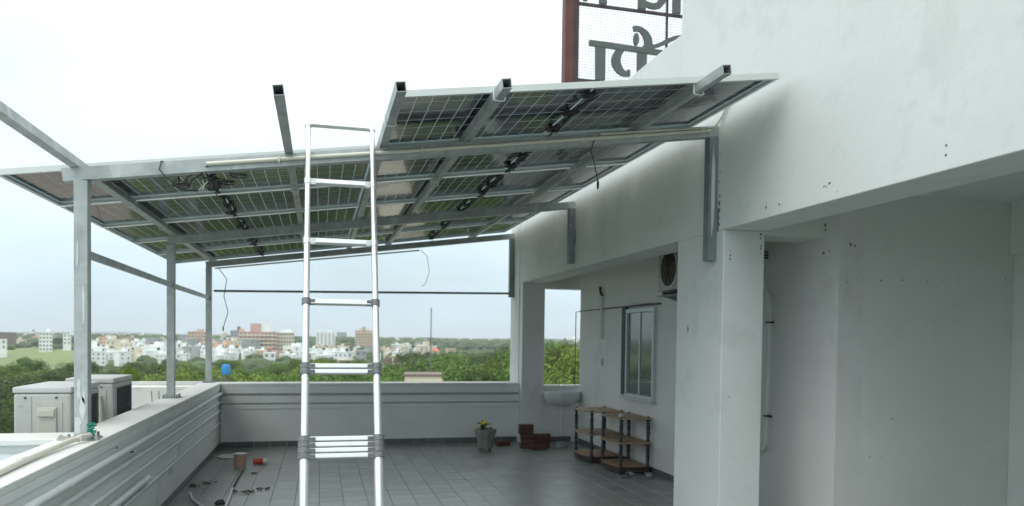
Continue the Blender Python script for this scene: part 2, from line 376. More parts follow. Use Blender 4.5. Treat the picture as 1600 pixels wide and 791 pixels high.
for j in range(0, 34):                          # tiles run on under the recess on the right
    for i in range(16):
        cx, cy = 4.25 + T * (i + .5), 5.53 - T * (j + .5)
        q = tile_mesh(T, T); rest.add([(v[0] + cx, v[1] + cy, v[2] - .0115) for v in q.v], q.f)
rest.build('floor_tiles', M['tile'], floor, kind='stuff')

# ------------------------------------------------------------------ parapets
pl = thing('parapet_wall', 'long white left parapet carrying the three steel posts, with moulding lines along its inner face', 'parapet wall')
MB().box(-1.78, XL, -3, 12.78, -.3, .955).build('wall', M['parapet'], pl)
MB().box(-1.80, XL + .012, -3, 12.80, .955, 1.0).build('cap', M['cap'], pl, bevel=.006)
MB().box(XL, XL + .012, -3, YB, .905, .955).build('cap_band', M['parapet'], pl)
for z0, rr_ in ((.715, .022), (.585, .020), (.395, .017)):
    MB().tube([(XL + .013, -2.9, z0), (XL + .013, YB - .001, z0)], rr_, 12).build('moulding', M['paintpipe'], pl, smooth=True)
sk_me = MB().box(0, .007, -T / 2 + .002, T / 2 - .002, 0, .075).mesh('skirting_tile', M['skirt'])
for i in range(24): meshobj('skirting_tile', sk_me, pl, (XL, YB - T * (i + .5), .002))
# gate hook marks on left wall
for (y, z, h) in ((8.35, .30, .10), (8.48, .29, .10)): MB().box(XL, XL + .006, y - .008, y + .008, z, z + h).build('drip_mark', M['groove'], pl)
for (y, z) in ((5.9, .93), (6.3, .88), (7.2, .93), (4.9, .66), (5.35, .62)):
    MB().lathe([(.012, 0), (.010, .004)], 7, (0, 0, 0)).build('plaster_chip', M['chip'], pl).matrix_world = Matrix.Translation((XL + .001, y, z)) @ Matrix.Rotation(R(90), 4, 'Y')

pb = thing('parapet_wall', 'grey white back parapet across the end of the terrace with stepped cornice lines', 'parapet wall')
MB().box(XL + .012, XR - .001, YB, YB + .36, -.3, .962).build('wall', M['parapet'], pb)
MB().box(XL + .014, XR - .002, YB - .030, YB + .385, .962, 1.0).build('cap', M['cap'], pb, bevel=.005)
MB().box(XL + .014, XR - .002, YB - .024, YB, .840, .962).build('cornice', M['parapet'], pb, bevel=.004)
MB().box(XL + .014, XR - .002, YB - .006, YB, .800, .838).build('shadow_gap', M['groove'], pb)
MB().box(XL + .014, XR - .002, YB - .018, YB, .690, .798).build('cornice', M['parapet'], pb, bevel=.004)
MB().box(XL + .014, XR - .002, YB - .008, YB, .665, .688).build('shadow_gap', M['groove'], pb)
MB().box(XL + .014, XR - .002, YB - .012, YB, .600, .663).build('cornice', M['parapet'], pb, bevel=.003)
sk2 = MB().box(-T / 2 + .002, T / 2 - .002, -.007, 0, 0, .085).mesh('skirting_tile', M['skirt'])
for i in range(19): meshobj('skirting_tile', sk2, pb, (XL + T * (i + .5), YB, .002))

cw = thing('parapet_wall', 'low white cross parapet branching left in front of the grey outdoor units', 'parapet wall')
MB().box(-6, -1.801, 5.98, 6.32, -.3, .955).build('wall', M['parapet'], cw)
MB().box(-6, -1.801, 5.95, 6.35, .955, .997).build('cap', M['cap'], cw, bevel=.006)
MB().box(-6, -1.802, -3, 5.949, -.3, .90).build('roof', mat('x', (.3, .3, .3)) if False else M['slab'], kind='structure')
cb = thing('parapet_wall', 'low white block parapet left of the far corner post above pale rooftop debris', 'parapet wall')
MB().box(-2.98, -1.803, 12.3, 12.72, -.3, .95).build('wall', M['cap'], cb)
MB().box(-3.0, -1.803, 12.74, 12.80, .4, 1.01).build('upstand', M['cap'], cb)
MB().box(-3.4, -1.801, 6.351, 14.5, -.3, .30).build('lower_roof', M['cement'], kind='structure')

# ------------------------------------------------------------------ main building on the right
mbld = thing('building', 'white plastered building along the right side with columns, deep beam and open corridor', 'building', (XR, 6, 0))
def bpart(mb, name, m, **kw):
    o = mb.build(name, m, None, **kw); o.parent = mbld; o.matrix_parent_inverse = Matrix.Translation((-XR, -6, 0)); return o
bpart(MB().box(XR, 3.67, 5.74, 6.58, -.3, 2.69), 'column', M['wall'], bevel=.008)
bpart(MB().box(XR, 3.67, 12.23, 13.05, -.3, 2.69), 'column', M['wall_far'], bevel=.008)
bpart(MB().box(XR - .012, XR, 12.42, 12.60, 1.0, 4.58), 'pilaster_strip', M['wall_far'])
bpart(MB().box(XR, 3.67, 1.4, 2.2, -.3, 2.69), 'column', M['wall'], bevel=.008)
bpart(MB().box(XR, 3.67, -3, 6.58, 2.69, 6.6), 'facade_wall', M['wall'], bevel=.006)
bpart(MB().box(XR, 3.67, 6.58, 13.05, 2.69, 4.63), 'facade_wall', M['wall'], bevel=.006)
bpart(MB().box(3.67, 8, -3, 6.54, 3.03, 6.58), 'upper_storey', M['wall'])
bpart(MB().box(3.67, 8, 6.54, 12.8, 3.03, 4.15), 'roof_slab', M['wall_far'])
bpart(MB().box(3.67, 4.25, 5.745, 6.1, 2.66, 3.03), 'cross_beam', M['recess'])
bpart(MB().box(XI, XI + .25, 5.53, 12.08, -.3, 3.03), 'inner_wall', M['wall_far'])
bpart(MB().box(XI + .25, 8, 5.53, 5.78, -.3, 3.03), 'recess_back_wall', M['recess'])
bpart(MB().box(6.08, 6.4, -3, 5.528, -.3, 3.03), 'recess_side_wall', M['recess'])
bpart(MB().box(6.03, 6.08, -3, 5.528, 2.56, 3.03), 'recess_side_beam', M['recess'])
bpart(MB().box(3.67, 6.4, -3.2, -3, -.3, 3.03), 'recess_end_wall', M['recess'])
bpart(MB().box(3.67, 8, 12.25, 12.45, -.3, .945), 'sill_wall', M['wall_far'])
bpart(MB().box(3.65, 8, 12.22, 12.47, .945, .965), 'sill', M['cap'])
bpart(MB().box(3.67, 8, 12.24, 12.45, 2.60, 3.03), 'lintel', M['wall_far'])
for i in range(17):
    o = meshobj('skirting_tile', MB().box(-.007, 0, -T / 2 + .002, T / 2 - .002, 0, .075).mesh('skirting_tile', M['skirt']) if i == 0 else o.data, mbld,
                (XI - XR, 12.08 - 6 - T * (i + .5), .002))
for i in range(2): meshobj('skirting_tile', sk2, mbld, (3.67 - XR + T * (i + .5), 12.25 - 6, .002))
# chips and drill holes in the plaster
def chip(p, axis, r=.012, n=7):
    prof = []; sx_ = random.uniform(.55, 1.1); n = 9
    for k in range(n):
        a = 2 * math.pi * k / n; rr = r * random.uniform(.35, 1.1); prof.append((rr * sx_ * math.cos(a), rr * math.sin(a)))
    dx = {'X': lambda a, b, h: (-h, a, b), 'Y': lambda a, b, h: (a, -h, b)}[axis]
    mb = MB(); mb.add([dx(a, b, 0) for a, b in prof] + [dx(a * .8, b * .8, .0025) for a, b in prof], [tuple(range(n, 2 * n))] + [(i, (i + 1) % n, (i + 1) % n + n, i + n) for i in range(n)])
    o = mb.build('plaster_chip', M['chip'], mbld); o.location = (p[0] - XR, p[1] - 6, p[2]); return o
for y, z, r in ((3.418, 2.825, .010), (3.418, 2.772, .010), (4.385, 2.81, .016), (4.44, 2.80, .011), (4.41, 2.79, .009), (5.12, 2.77, .018), (5.12, 2.80, .008), (4.95, 2.765, .010), (4.3, 2.74, .006),
                (6.343, 1.853, .030), (6.35, 1.88, .012)):
    o = chip((XR, y, z), 'X', r)
    if z < 1.9: o.scale = (1, .4, 1.4)
for y, z, r_ in ((5.822, 3.34, .008), (5.82, 3.18, .010), (5.825, 3.10, .012), (5.815, 2.98, .018), (5.82, 2.92, .026), (5.812, 2.86, .022), (5.82, 2.80, .016), (5.825, 2.74, .020), (5.815, 2.68, .008)): chip((XR, y, z), 'X', r_)
for x, z, r in ((3.345, 2.47, .018), (3.345, 2.51, .008), (3.345, 2.44, .012), (3.63, 2.665, .018), (3.63, 2.63, .011), (3.635, 2.56, .015), (3.63, 2.54, .010), (3.63, 2.50, .008), (3.36, 1.28, .007), (3.34, 1.10, .006), (3.5, 2.0, .004)):
    chip((x, 5.74, z), 'Y', r)
for x, z, r in ((4.36, 2.585, .018), (4.40, 2.575, .014), (4.33, 2.29, .007), (4.33, 2.26, .007), (4.33, 2.32, .006), (4.42, 2.29, .007), (4.67, 2.29, .012), (4.89, 2.295, .010), (4.89, 2.32, .006),
                (5.15, 2.29, .009), (5.32, 2.30, .007), (5.32, 2.325, .006), (5.49, 2.30, .007), (5.49, 2.33, .006), (4.82, 1.09, .011), (5.99, 2.35, .012), (4.60, .77, .007), (4.72, .76, .008), (4.55, 2.29, .006)):
    chip((x, 5.53, z), 'Y', r)
for y, z, r in ((5.72, 2.77, .024), (5.72, 2.73, .015), (5.74, 2.53, .018), (5.66, 2.54, .012), (5.62, 2.30, .006), (5.62, 2.27, .006), (5.62, 2.24, .006)):
    chip((XI, y, z), 'X', r)

# sliding window in the inner wall
def bchild(parent, mb, name, m, **kw): return mb.build(name, m, parent, **kw)
wn = thing('window', None, None); del_keys = [k for k in wn.keys()]
wn.parent = mbld; wn.location = (XI - XR, 9.55 - 6, 1.0)
mb = MB(); w2 = .47; hh = 1.18
for a, b, c, d in ((-w2, w2, -.045, 0), (-w2, w2, hh - .05, hh), (-w2, -w2 + .05, 0, hh - .05), (w2 - .05, w2, 0, hh - .05)): mb.box(-.045, .01, a, b, c if c >= 0 else c, d)
mb.build('frame', M['win_frame'], wn)
MB().box(-.05, .0, w2 + .001, w2 + .13, -.03, hh + .03).build('dark_reveal', M['win_dark'], wn)
MB().box(-.035, -.005, -.02, .02, 0, hh - .05).build('mullion', M['win_frame'], wn)
pane_me = MB().box(-.015, -.005, -.20, .20, .01, hh - .06)
pane_me.build('pane', M['pane'], wn).location = (0, .22, 0)
pane_me.build('pane', M['pane'], wn).location = (-.008, -.22, 0)
MB().box(-.09, .0, -w2 - .02, w2 + .12, -.075, -.046).build('sill', M['win_frame'], wn)
MB().box(-.05, .0, -w2 - .12, w2 + .12, hh + .035, hh + .05).build('drip_strip', M['win_dark'], wn)

# wall cables and pipes
t_ = MB().tube([(4.225, 9.2, 2.235), (4.225, 10.0, 2.225), (4.225, 11.2, 2.222), (4.225, 12.06, 2.22), (4.215, 12.20, 2.215), (4.215, 12.21, 1.6), (4.215, 12.21, .97)], .008, 6)
t_.build('cable', M['rubber'], label='thin black cable strung above the window and down beside the end opening', cat='cable')
pp = thing('pipe', 'short white pipe with dark open end on the corridor wall left of the window', 'pipe')
MB().tube([(4.215, 11.0, 2.42), (4.215, 11.0, 1.75)], .022, 8).build('tube', M['wall_far'], pp)
MB().tube([(4.225, 11.0, 2.42), (4.19, 11.0, 2.50), (4.20, 11.03, 2.56)], .022, 8).build('bend', M['black'], pp)
MB().box(4.21, 4.249, 10.98, 11.06, 1.35, 1.45).build('switch_box', M['cream'], label='small cream switch box on the corridor wall beside the window', cat='switch box')
pv = thing('pipe', 'thin white conduit with black clamps on the recess wall beside the near column', 'pipe')
MB().tube([(4.215, 6.62, 2.52), (4.21, 6.66, 2.40), (4.215, 6.60, 2.30), (4.215, 6.49, 2.18), (4.215, 6.48, 2.05), (4.215, 6.49, 1.4), (4.215, 6.51, .76), (4.215, 6.54, .69), (4.215, 6.75, .67)], .016, 8).build('tube', M['pvc'], pv, smooth=True)
for z in (1.93, 1.02): MB().box(4.19, 4.249, 6.455, 6.52, z, z + .016).build('clamp', M['black'], pv)
for z in (2.57, 2.60, 2.63): MB().tube([(4.19, 6.50, z - .01), (4.20, 6.62, z), (4.22, 6.72, z)], .011, 6).build('cable_stub', M['black'], pv)

# AC outdoor unit hung on the corridor wall
ac = thing('wall_air_conditioner', 'white wall mounted outdoor unit with dark fan under the corridor ceiling', 'air conditioner', (3.97, 8.05, 2.34))
MB().box(0, .26, -.42, .42, 0, .50).build('casing', M['zinc_block'], ac, bevel=.01)
mbf = MB().lathe([(.235, 0), (.235, .012), (.20, .014)], 24); o = mbf.build('fan_ring', M['ac'], ac); o.rotation_euler = (0, R(-90), 0); o.location = (0, .12, .25)
o = MB().lathe([(.205, 0), (.205, .016)], 24).build('fan_opening', M['fan'], ac); o.rotation_euler = (0, R(-90), 0); o.location = (0, .12, .25)
for k in range(5):
    o = MB().box(-.004, .004, -.19 , .19, -.004, .004).build('guard_bar', M['rust'], ac); o.location = (-.020, .12, .25); o.rotation_euler = (R(36 * k), 0, 0)
for y in (-.3, .3): MB().bar((.0, y, -.03), (.28, y, -.03), .04, .04).build('bracket', M['galv_dark'], ac); MB().bar((.02, y, -.05), (.275, y, -.12), .03, .03).build('bracket_strut', M['galv_dark'], ac)
MB().box(-.01, .27, -.42, .42, -.065, -.051).build('drip_tray', M['galv_dark'], ac)

# ------------------------------------------------------------------ canopy frame
SL = .139; ANG = math.atan(SL)
def zt(x): return 2.89 + SL * (x + 1.72)        # top of the sloping beams
fr = thing('canopy_frame', 'galvanised steel frame of posts, sloping beams and rails carrying the solar panels', 'metal frame')
beamY = {1: (5.895, 5.895), 2: (9.62, 9.62), 3: (12.64, 12.86)}
posts = [(-1.62, 5.895, .088), (-1.70, 9.60, .085), (-1.69, 12.62, .085)]
for i, (x, y, w_) in enumerate(posts):
    MB().bar((x, y, 1.0), (x, y, zt(x) - .092), w_, w_, (0, 1, 0)).build('post', M['galv'], fr, bevel=.004)
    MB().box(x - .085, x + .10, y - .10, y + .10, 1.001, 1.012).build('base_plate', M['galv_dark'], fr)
    for a in (-.066, .078):
        for b in (-.078, .078): MB().tube([(x + a, y + b, 1.01), (x + a, y + b, 1.045)], .011, 6).build('bolt', M['galv_dark'], fr)
for k, (y0, y1) in beamY.items():
    x0, x1 = -1.735, XR - .002
    MB().bar((x0, y0, zt(x0) - .046), (x1, y1, zt(x1) - .046), .085, .09, wall=.005).build('beam', M['galv'], fr)
for k, (y0, y1) in beamY.items():
    zb = {1: 2.435, 2: 2.76, 3: 2.47}[k]; xb = XR - .042
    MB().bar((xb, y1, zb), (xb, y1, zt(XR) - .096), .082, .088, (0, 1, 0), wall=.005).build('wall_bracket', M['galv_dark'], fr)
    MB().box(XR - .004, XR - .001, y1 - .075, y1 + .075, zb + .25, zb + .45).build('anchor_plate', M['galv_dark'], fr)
railX = (-1.66, -.236, .452, 1.10, 2.55)
railY0 = (2.2, 4.47, 4.51, 4.54, 4.46)
for x, y0 in zip(railX, railY0):
    z = zt(x) + .031
    MB().bar((x, y0, z), (x, 13.2, z), .060, .060, (-SL, 0, 1), wall=.004).build('rail', M['galv'], fr)
MB().bar((-1.655, 5.94, 2.325), (-1.69, 9.556, 2.325), .03, .055).build('brace', M['galv'], fr)
MB().bar((-1.70, 9.646, 2.325), (-1.69, 12.576, 2.325), .03, .055).build('brace', M['galv'], fr)
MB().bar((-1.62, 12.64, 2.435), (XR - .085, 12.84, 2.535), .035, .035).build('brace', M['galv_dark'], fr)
def clampU(x, y):
    z = zt(x) - .004; h = .064; a = .036
    return MB().tube([(x - a, y, z + h), (x - a, y, z - .006), (x - a + .01, y, z - .012), (x + a - .01, y, z - .012), (x + a, y, z - .006), (x + a, y, z + h * .55)], .0055, 6)
for x, ys in ((1.10, (4.74, 6.05, 7.55)), (2.55, (4.84, 7.7, 10.2)), (-1.66, (7.45, 8.9)), (-.236, (7.3, 10.4)), (.452, (5.2, 9.1))):
    for y in ys: clampU(x, y).build('clamp', M['alu_frame'], fr)
# zinc paint swipes on the first post and the bracket
for (y0, dx) in ((0, 0),):
    def blob(pts, x_axis, plane, th=.002):
        mb = MB(); n = len(pts)
        if plane == 'Y': f_ = lambda a, b, h: (a, x_axis - h, b)
        else: f_ = lambda a, b, h: (x_axis - h, a, b)
        mb.add([f_(a, b, 0) for a, b in pts] + [f_(a, b, th) for a, b in pts], [tuple(range(n, 2 * n))] + [(i, (i + 1) % n, (i + 1) % n + n, i + n) for i in range(n)])
        return mb
    for (zc, hh_, xo, ww) in ((1.10, .07, -.02, .03), (1.22, .10, .012, .022), (1.36, .09, -.012, .016), (1.30, .05, .02, .014), (1.95, .16, .018, .010), (2.3, .12, -.02, .008)):
        blob([(-1.62 + xo + ww * math.cos(2 * math.pi * k / 14) * random.uniform(.5, 1.1), zc + hh_ * math.sin(2 * math.pi * k / 14) * random.uniform(.7, 1.1)) for k in range(14)], 5.850, 'Y').build('paint_swipe', M['zinc_paint'], fr)
    blob([(3.218 + .018 * (1 + math.cos(2 * math.pi * k / 20)) * random.uniform(.6, 1), 3.02 + .42 * math.sin(2 * math.pi * k / 20) * random.uniform(.8, 1)) for k in range(20)], 5.850, 'Y').build('paint_swipe', M['zinc_paint'], fr)
# cement lumps at the base of the first post
lump = MB()
for (x, y, r) in ((-1.75, 5.86, .022), (-1.72, 5.83, .018), (-1.69, 5.80, .022), (-1.62, 5.79, .018), (-1.56, 5.80, .02), (-1.52, 5.83, .022), (-1.53, 5.88, .018)):
    lump.lathe([(r * 1.2, 0), (r, r * .8), (r * .5, r * 1.6), (r * .1, r * 1.8)], 7, (x, y, 1.0))
lump.build('cement_lump', M['cement'], fr, smooth=True, kind='stuff')

# ------------------------------------------------------------------ solar panels
PL_, PW = 2.735, 1.348                           # along the slope, along Y
def make_panel():
    root = thing('solar_panel', 'x', 'solar panel', group='solar panels on the sloping canopy')
    f = MB(); h = .042; t = .012; fl = .030
    hx, hy = PL_ / 2, PW / 2
    f.box(-hx, hx, -hy, -hy + t, 0, h); f.box(-hx, hx, hy - t, hy, 0, h)
    f.box(-hx, -hx + t, -hy + t, hy - t, 0, h); f.box(hx - t, hx, -hy + t, hy - t, 0, h)
    f.box(-hx + t, hx - t, -hy + t, -hy + fl, 0, .003); f.box(-hx + t, hx - t, hy - fl, hy - t, 0, .003)
    f.box(-hx + t, -hx + fl, -hy + fl, hy - fl, 0, .003); f.box(hx - fl, hx - t, -hy + fl, hy - fl, 0, .003)
    f.build('frame', M['alu_frame'], root)
    MB().box(-hx + t, hx - t, -hy + t, hy - t, .0325, .0375).build('laminate', [M['glass_back']], root)
    MB().box(-hx + t, hx - t, -hy + t, hy - t, .038, .041).build('front_glass', M['glass_front'], root)
    c = MB(); nx, ny = 24, 6; mx_, my_ = .03, .032
    midgap = .014; cw_ = (PL_ - 2 * mx_ - 2 * t + .02 - midgap) / nx; ch = (PW - 2 * my_ - 2 * t + .02) / ny
    for i in range(nx):
        for j in range(ny):
            x0 = -hx + t + mx_ - .01 + i * cw_ + (midgap if i >= nx // 2 else 0); y0 = -hy + t + my_ - .01 + j * ch
            g_ = .0028
            c.box(x0 + g_, x0 + cw_ - g_, y0 + .0055, y0 + ch - .0055, .0312, .0324)
    c.build('cell_grid', M['cell'], root, kind='stuff')
    jb = MB().box(-.035, .035, -.05, .05, .012, .0310)
    for y in (-.44, 0, .44):
        jb.build('junction_box', M['black'], root).location = (0, y, 0)
    return root
protop = make_panel()
rows = [4.82 + 1.385 * i + PW / 2 for i in range(6)]
names_row = ['nearest', 'second', 'third', 'fourth', 'fifth', 'farthest']
first = True
def cable_run(parent, seed):
    rnd = random.Random(seed); mb = MB()
    for s_ in (0, 1):
        pts = []; y = -.60 + rnd.uniform(0, .1)
        while y < .60:
            pts.append((rnd.uniform(-.03, .03), y, -.004 - abs(rnd.gauss(0, .016)))); y += rnd.uniform(.05, .11)
        mb.tube(pts, .005, 5)
    c0 = rnd.uniform(-.25, .3)
    for q in range(1):                           # a tied coil of slack cable
        pts = [(.05 * q - .02 + .045 * math.cos(a * 2.1 + q), c0 + .16 * q + .07 * math.sin(a * 2.1) + .010 * a, -.02 - .004 * a * rnd.random()) for a in [i * .33 for i in range(11 + 3 * q)]]
        mb.tube(pts, .0055, 5)
    for q in range(3):
        y = rnd.uniform(-.5, .5); mb.tube([(rnd.uniform(-.03, .03), y, -.012), (rnd.uniform(-.03, .03), y + .08, -.016)], .010, 6)
    return mb.build('cable_loop', M['rubber'], parent)
LAB = {}
for side, xc in (('right', 1.817), ('left', -.913)):
    for i, y in enumerate(rows):
        if side == 'left' and i == 0: continue
        p = protop if first else copy_tree(protop); first = False
        p.location = (xc, y, zt(xc) + .0625); p.rotation_euler = (0, -ANG, 0)
        if side == 'right':
            p['label'] = ['foremost solar panel jutting out past the front beam towards the viewer',
                          'solar panel of the right hand column just behind the front beam',
                          'second solar panel behind the front beam in the right hand column',
                          'solar panel in the right hand column directly over the middle beam',
                          'solar panel in the right hand column just past the middle beam',
                          'rearmost solar panel of the right hand column near the back beam'][i]
        else:
            p['label'] = ['', 'solar panel of the left hand column just behind the front beam and post',
                          'second solar panel behind the front beam in the left hand column',
                          'solar panel in the left hand column directly over the middle post',
                          'solar panel in the left hand column just past the middle post',
                          'rearmost solar panel of the left hand column above the far corner post'][i]
        cable_run(p, i * 7 + (3 if side == 'left' else 1))

# conduits and loose leads under the canopy
def onbeam(x, dy, dz): return (x, 5.852 - dy, zt(x) - .046 + dz)
cd = thing('cable_conduit', 'long cream conduit clipped along the face of the front beam', 'conduit')
MB().tube([onbeam(-.80, .018, .004), onbeam(.6, .018, .000), onbeam(2.0, .018, .004), onbeam(3.19, .018, .002)], .0145, 10).build('tube', M['cream'], cd, smooth=True)
for x in (-.3, .75, 1.7, 2.5, 3.1): MB().bar(onbeam(x, .002, .024), onbeam(x, .002, -.020), .012, .066, (0, 1, 0)).build('clip', M['cream'], cd)
MB().tube([onbeam(2.2, .018, .034), onbeam(3.2, .018, .030), (3.235, 5.83, zt(3.2) + .0), (3.262, 5.80, zt(3.2) + .05), (3.262, 5.62, zt(3.2) + .19)], .011, 8).build('conduit', M['cream'],
    label='shorter upper cream conduit at the wall end of the front beam rising onto the wall', cat='conduit', smooth=True)
MB().tube([(-1.60, 12.585, zt(-1.6) - .125), (1.6, 12.66, zt(1.6) - .150)], .012, 8).build('conduit', M['pvc'], label='thin pale conduit slung just under the rear beam', cat='conduit', smooth=True)
def lead(name, pts, label, r=.0045, plug=True, m='rubber'):
    t = thing(name, label, 'cable')
    MB().tube(pts, r, 6).build('lead', M[m], t, smooth=True)
    if plug:
        a = Vector(pts[-1]); MB().tube([a + Vector((0, 0, .02)), a, a - Vector((0, 0, .03)), a - Vector((0, 0, .055))], [.006, .011, .010, .006], 8).build('connector', M['black'], t)
    return t
lead('hanging_cable', [(2.15, 5.84, zt(2.15) - .06), (2.12, 5.83, zt(2.15) - .14), (2.155, 5.83, zt(2.15) - .26), (2.185, 5.83, zt(2.15) - .40)], 'short black lead with a plug hanging from the front beam near the wall')
lead('hanging_cable', [(-1.55, 12.6, zt(-1.6) - .11), (-1.42, 12.55, 2.62), (-1.46, 12.55, 2.35), (-1.40, 12.55, 2.1), (-1.47, 12.55, 1.86)], 'long thin lead with a plug dangling beside the far corner post', .006)
lead('hanging_cable', [(1.62, 12.62, zt(1.6) - .15), (1.72, 12.6, 3.1), (1.76, 12.6, 2.85), (1.70, 12.6, 2.65), (1.64, 12.6, 2.60)], 'thin wire curling down from the end of the pale rear conduit', .004, False)
lead('hanging_cable', [(-1.05, 5.93, zt(-1.05) + .0), (-1.10, 5.835, zt(-1.05) - .01), (-1.11, 5.83, zt(-1.05) - .07), (-1.07, 5.84, zt(-1.05) - .12), (-.98, 5.88, zt(-1.05) - .19), (-.9, 6.1, zt(-1.05) - .16)], 'black wire looped over the left end of the front beam', .0045, False)
# bundle of leads near the conduit's open end
bd = thing('cable_bundle', 'tangled black leads and pale ties hanging from the open end of the cream conduit', 'cable bundle')
rnd = random.Random(5)
for q in range(6):
    pts = [(-.80 + rnd.uniform(-.02, .02), 5.84, zt(-.8) - .04)]
    dx = rnd.uniform(-.40, .12)
    for k in range(1, 7):
        u = k / 6; pts.append((-.80 + dx * u + rnd.uniform(-.04, .04), 5.84 + .55 * u + rnd.uniform(-.05, .05), zt(-.8) - .04 - .10 * math.sin(u * 3) + rnd.uniform(-.035, .025)))
    MB().tube(pts,   .0065 if q < 4 else .005, 6).build('lead', M['rubber'] if q < 5 else M['white_plastic'], bd, smooth=True)
for (x, y, z) in ((-1.02, 6.15, 2.86), (-.72, 6.3, 2.93), (-.62, 6.2, 2.97)):
    pts = [(x + .06 * math.cos(a), y + .06 * math.sin(a), z + .01 * a * .3) for a in [i * .5 for i in range(22)]]
    MB().tube(pts, .006, 6).build('lead', M['rubber'], bd)

# ------------------------------------------------------------------ telescopic ladder
ld = thing('telescopic_ladder', 'shiny aluminium telescopic ladder leaning on the front beam with some rungs collapsed', 'ladder', (0.139, 4.61, 0))
LN = Vector((0, .381, 1))                       # lean direction per metre of height
XA = .2335
def lp(x, z, off=0.): return (x, z * .381 - off, z)
rz = [3.334, 2.868, 2.418, 1.983]
secs = [(3.334, 2.868, .0185), (2.868, 2.418, .0200), (2.418, 1.983, .0215), (1.983, 1.546, .0230), (1.50, 1.09, .0245), (.97, .55, .0305), (.55, .13, .032), (.13, 0.0, .034)]
for sx in (-XA, XA):
    for (a, b, r) in secs: MB().tube([lp(sx, a), lp(sx, b)], r, 20).build('tube', M['alu'], ld, smooth=True)
    MB().tube([lp(sx, 3.345), lp(sx, 3.31)], .026, 16).build('end_cap', M['alu'], ld, smooth=True)
    for z, r in ((2.868, .0265), (2.418, .028), (1.983, .030)):
        MB().tube([lp(sx, z + .022), lp(sx, z - .020)], r, 16).build('collar', M['collar'] if z < 2.2 else M['alu'], ld, smooth=True)
        d = -1 if sx > 0 else 1
        MB().box(0, .035, -.024, .024, -.022, .020).build('rung_socket', M['collar'] if z < 2.2 else M['alu_rung'], ld, bevel=.003).location = lp(sx + (d * .024 if d > 0 else -.059), z)
    for k, z in enumerate((1.548, 1.511)):
        MB().tube([lp(sx, z + .0175), lp(sx, z - .0175)], .034, 16).build('collar', M['collar'], ld, smooth=True)
        MB().box(0, .042, -.028, .028, -.017, .017).build('rung_socket', M['collar'], ld, bevel=.003).location = lp(sx + (.02 if sx < 0 else -.062), z)
    for z in (1.083, 1.048, 1.013, .978):
        MB().tube([lp(sx, z + .0165), lp(sx, z - .0165)], .041, 16).build('collar', M['collar'], ld, smooth=True)
        MB().box(0, .048, -.032, .032, -.0165, .0165).build('rung_socket', M['collar'], ld, bevel=.003).location = lp(sx + (.02 if sx < 0 else -.068), z)
    for z in (.55, .13):
        MB().tube([lp(sx, z + .02), lp(sx, z - .02)], .043, 16).build('collar', M['collar'], ld, smooth=True)
    MB().tube([lp(sx, .02), (lp(sx, 0)[0], 0, 0)], .042, 12).build('rubber_foot', M['black'], ld)
for z in rz + [1.548, 1.511, 1.083, 1.048, 1.013, .978, .55, .13]:
    th = .036 if z > 3.3 else (.035 if z > 1.7 else .029)
    x0 = XA - (.0 if z > 3.3 else .03)
    o = MB().box(-x0, x0, -.022, .022, -th / 2, th / 2).build('rung', M['alu_rung'], ld, bevel=.004)
    o.location = lp(0, z); o.rotation_euler = (R(-18), 0, 0)

# ------------------------------------------------------------------ pipes on the left parapet
def clampy(parent, x, y, z): MB().box(x - .02, x + .018, y - .01, y + .01, z - .03, z + .03).build('clamp', M['galv_dark'], parent)
p1 = thing('pipe', 'thick grey painted pipe running the length of the left parapet under its cap', 'pipe')
MB().tube([(XL + .030, -2, .832), (XL + .030, 7.0, .832), (XL + .030, 12.38, .845)], .027, 12).build('tube', M['paintpipe'], p1, smooth=True)
for y in (5.08, 8.2, 10.6): MB().tube([(XL + .030, y - .03, .833), (XL + .030, y + .03, .833)], .0315, 12).build('coupling', M['paintpipe'], p1, smooth=True)
for y in (4.2, 6.6): MB().box(XL, XL + .052, y - .012, y + .012, .795, .808).build('clip', M['rust'], p1)
p2 = thing('pipe', 'short white pipe stub ending halfway along the left parapet near the floor', 'pipe')
MB().tube([(XL + .034, -2, .50), (XL + .034, 7.15, .48)], .026, 12).build('tube', M['pvc'], p2, smooth=True)
MB().tube([(XL + .034, 7.02, .48), (XL + .034, 7.20, .48)], .030, 12).build('coupling', M['pvc'], p2, smooth=True)
p3 = thing('pipe', 'cream conduit lying on top of the left parapet and ending at the nearest post', 'pipe')
MB().tube([(-1.56, -2, 1.018), (-1.60, 4.0, 1.020), (-1.625, 4.9, 1.022), (-1.61, 5.6, 1.03), (-1.55, 5.80, 1.04)], .019, 10).build('tube', M['cream'], p3, smooth=True)
MB().tube([(-1.629, 4.76, 1.022), (-1.629, 4.84, 1.022)], .023, 10).build('coupling', M['cream'], p3, smooth=True)
MB().tube([(-1.585, 5.66, 1.034), (-1.575, 5.72, 1.036)], .024, 10).build('coupling', M['cream'], p3, smooth=True)
gc = thing('green_cord', 'tangled green cord tied round the foot of the nearest post', 'cord')
rnd = random.Random(11)
for q in range(2):
    pts = [(-1.565 + .012 * q, 5.845 - .01 * q, 1.14 - .02 * q)]
    for k in range(26):
        u = k / 25; pts.append((-1.553 + .022 * math.sin(k * 1.3 + q) + .022 * u + rnd.uniform(-.012, .012), 5.84 + .02 * math.cos(k * 1.3 + q) - .01, 1.12 - .11 * u + rnd.uniform(-.014, .014)))
    MB().tube(pts, .0042, 5).build('strand', M['green_cord'], gc)

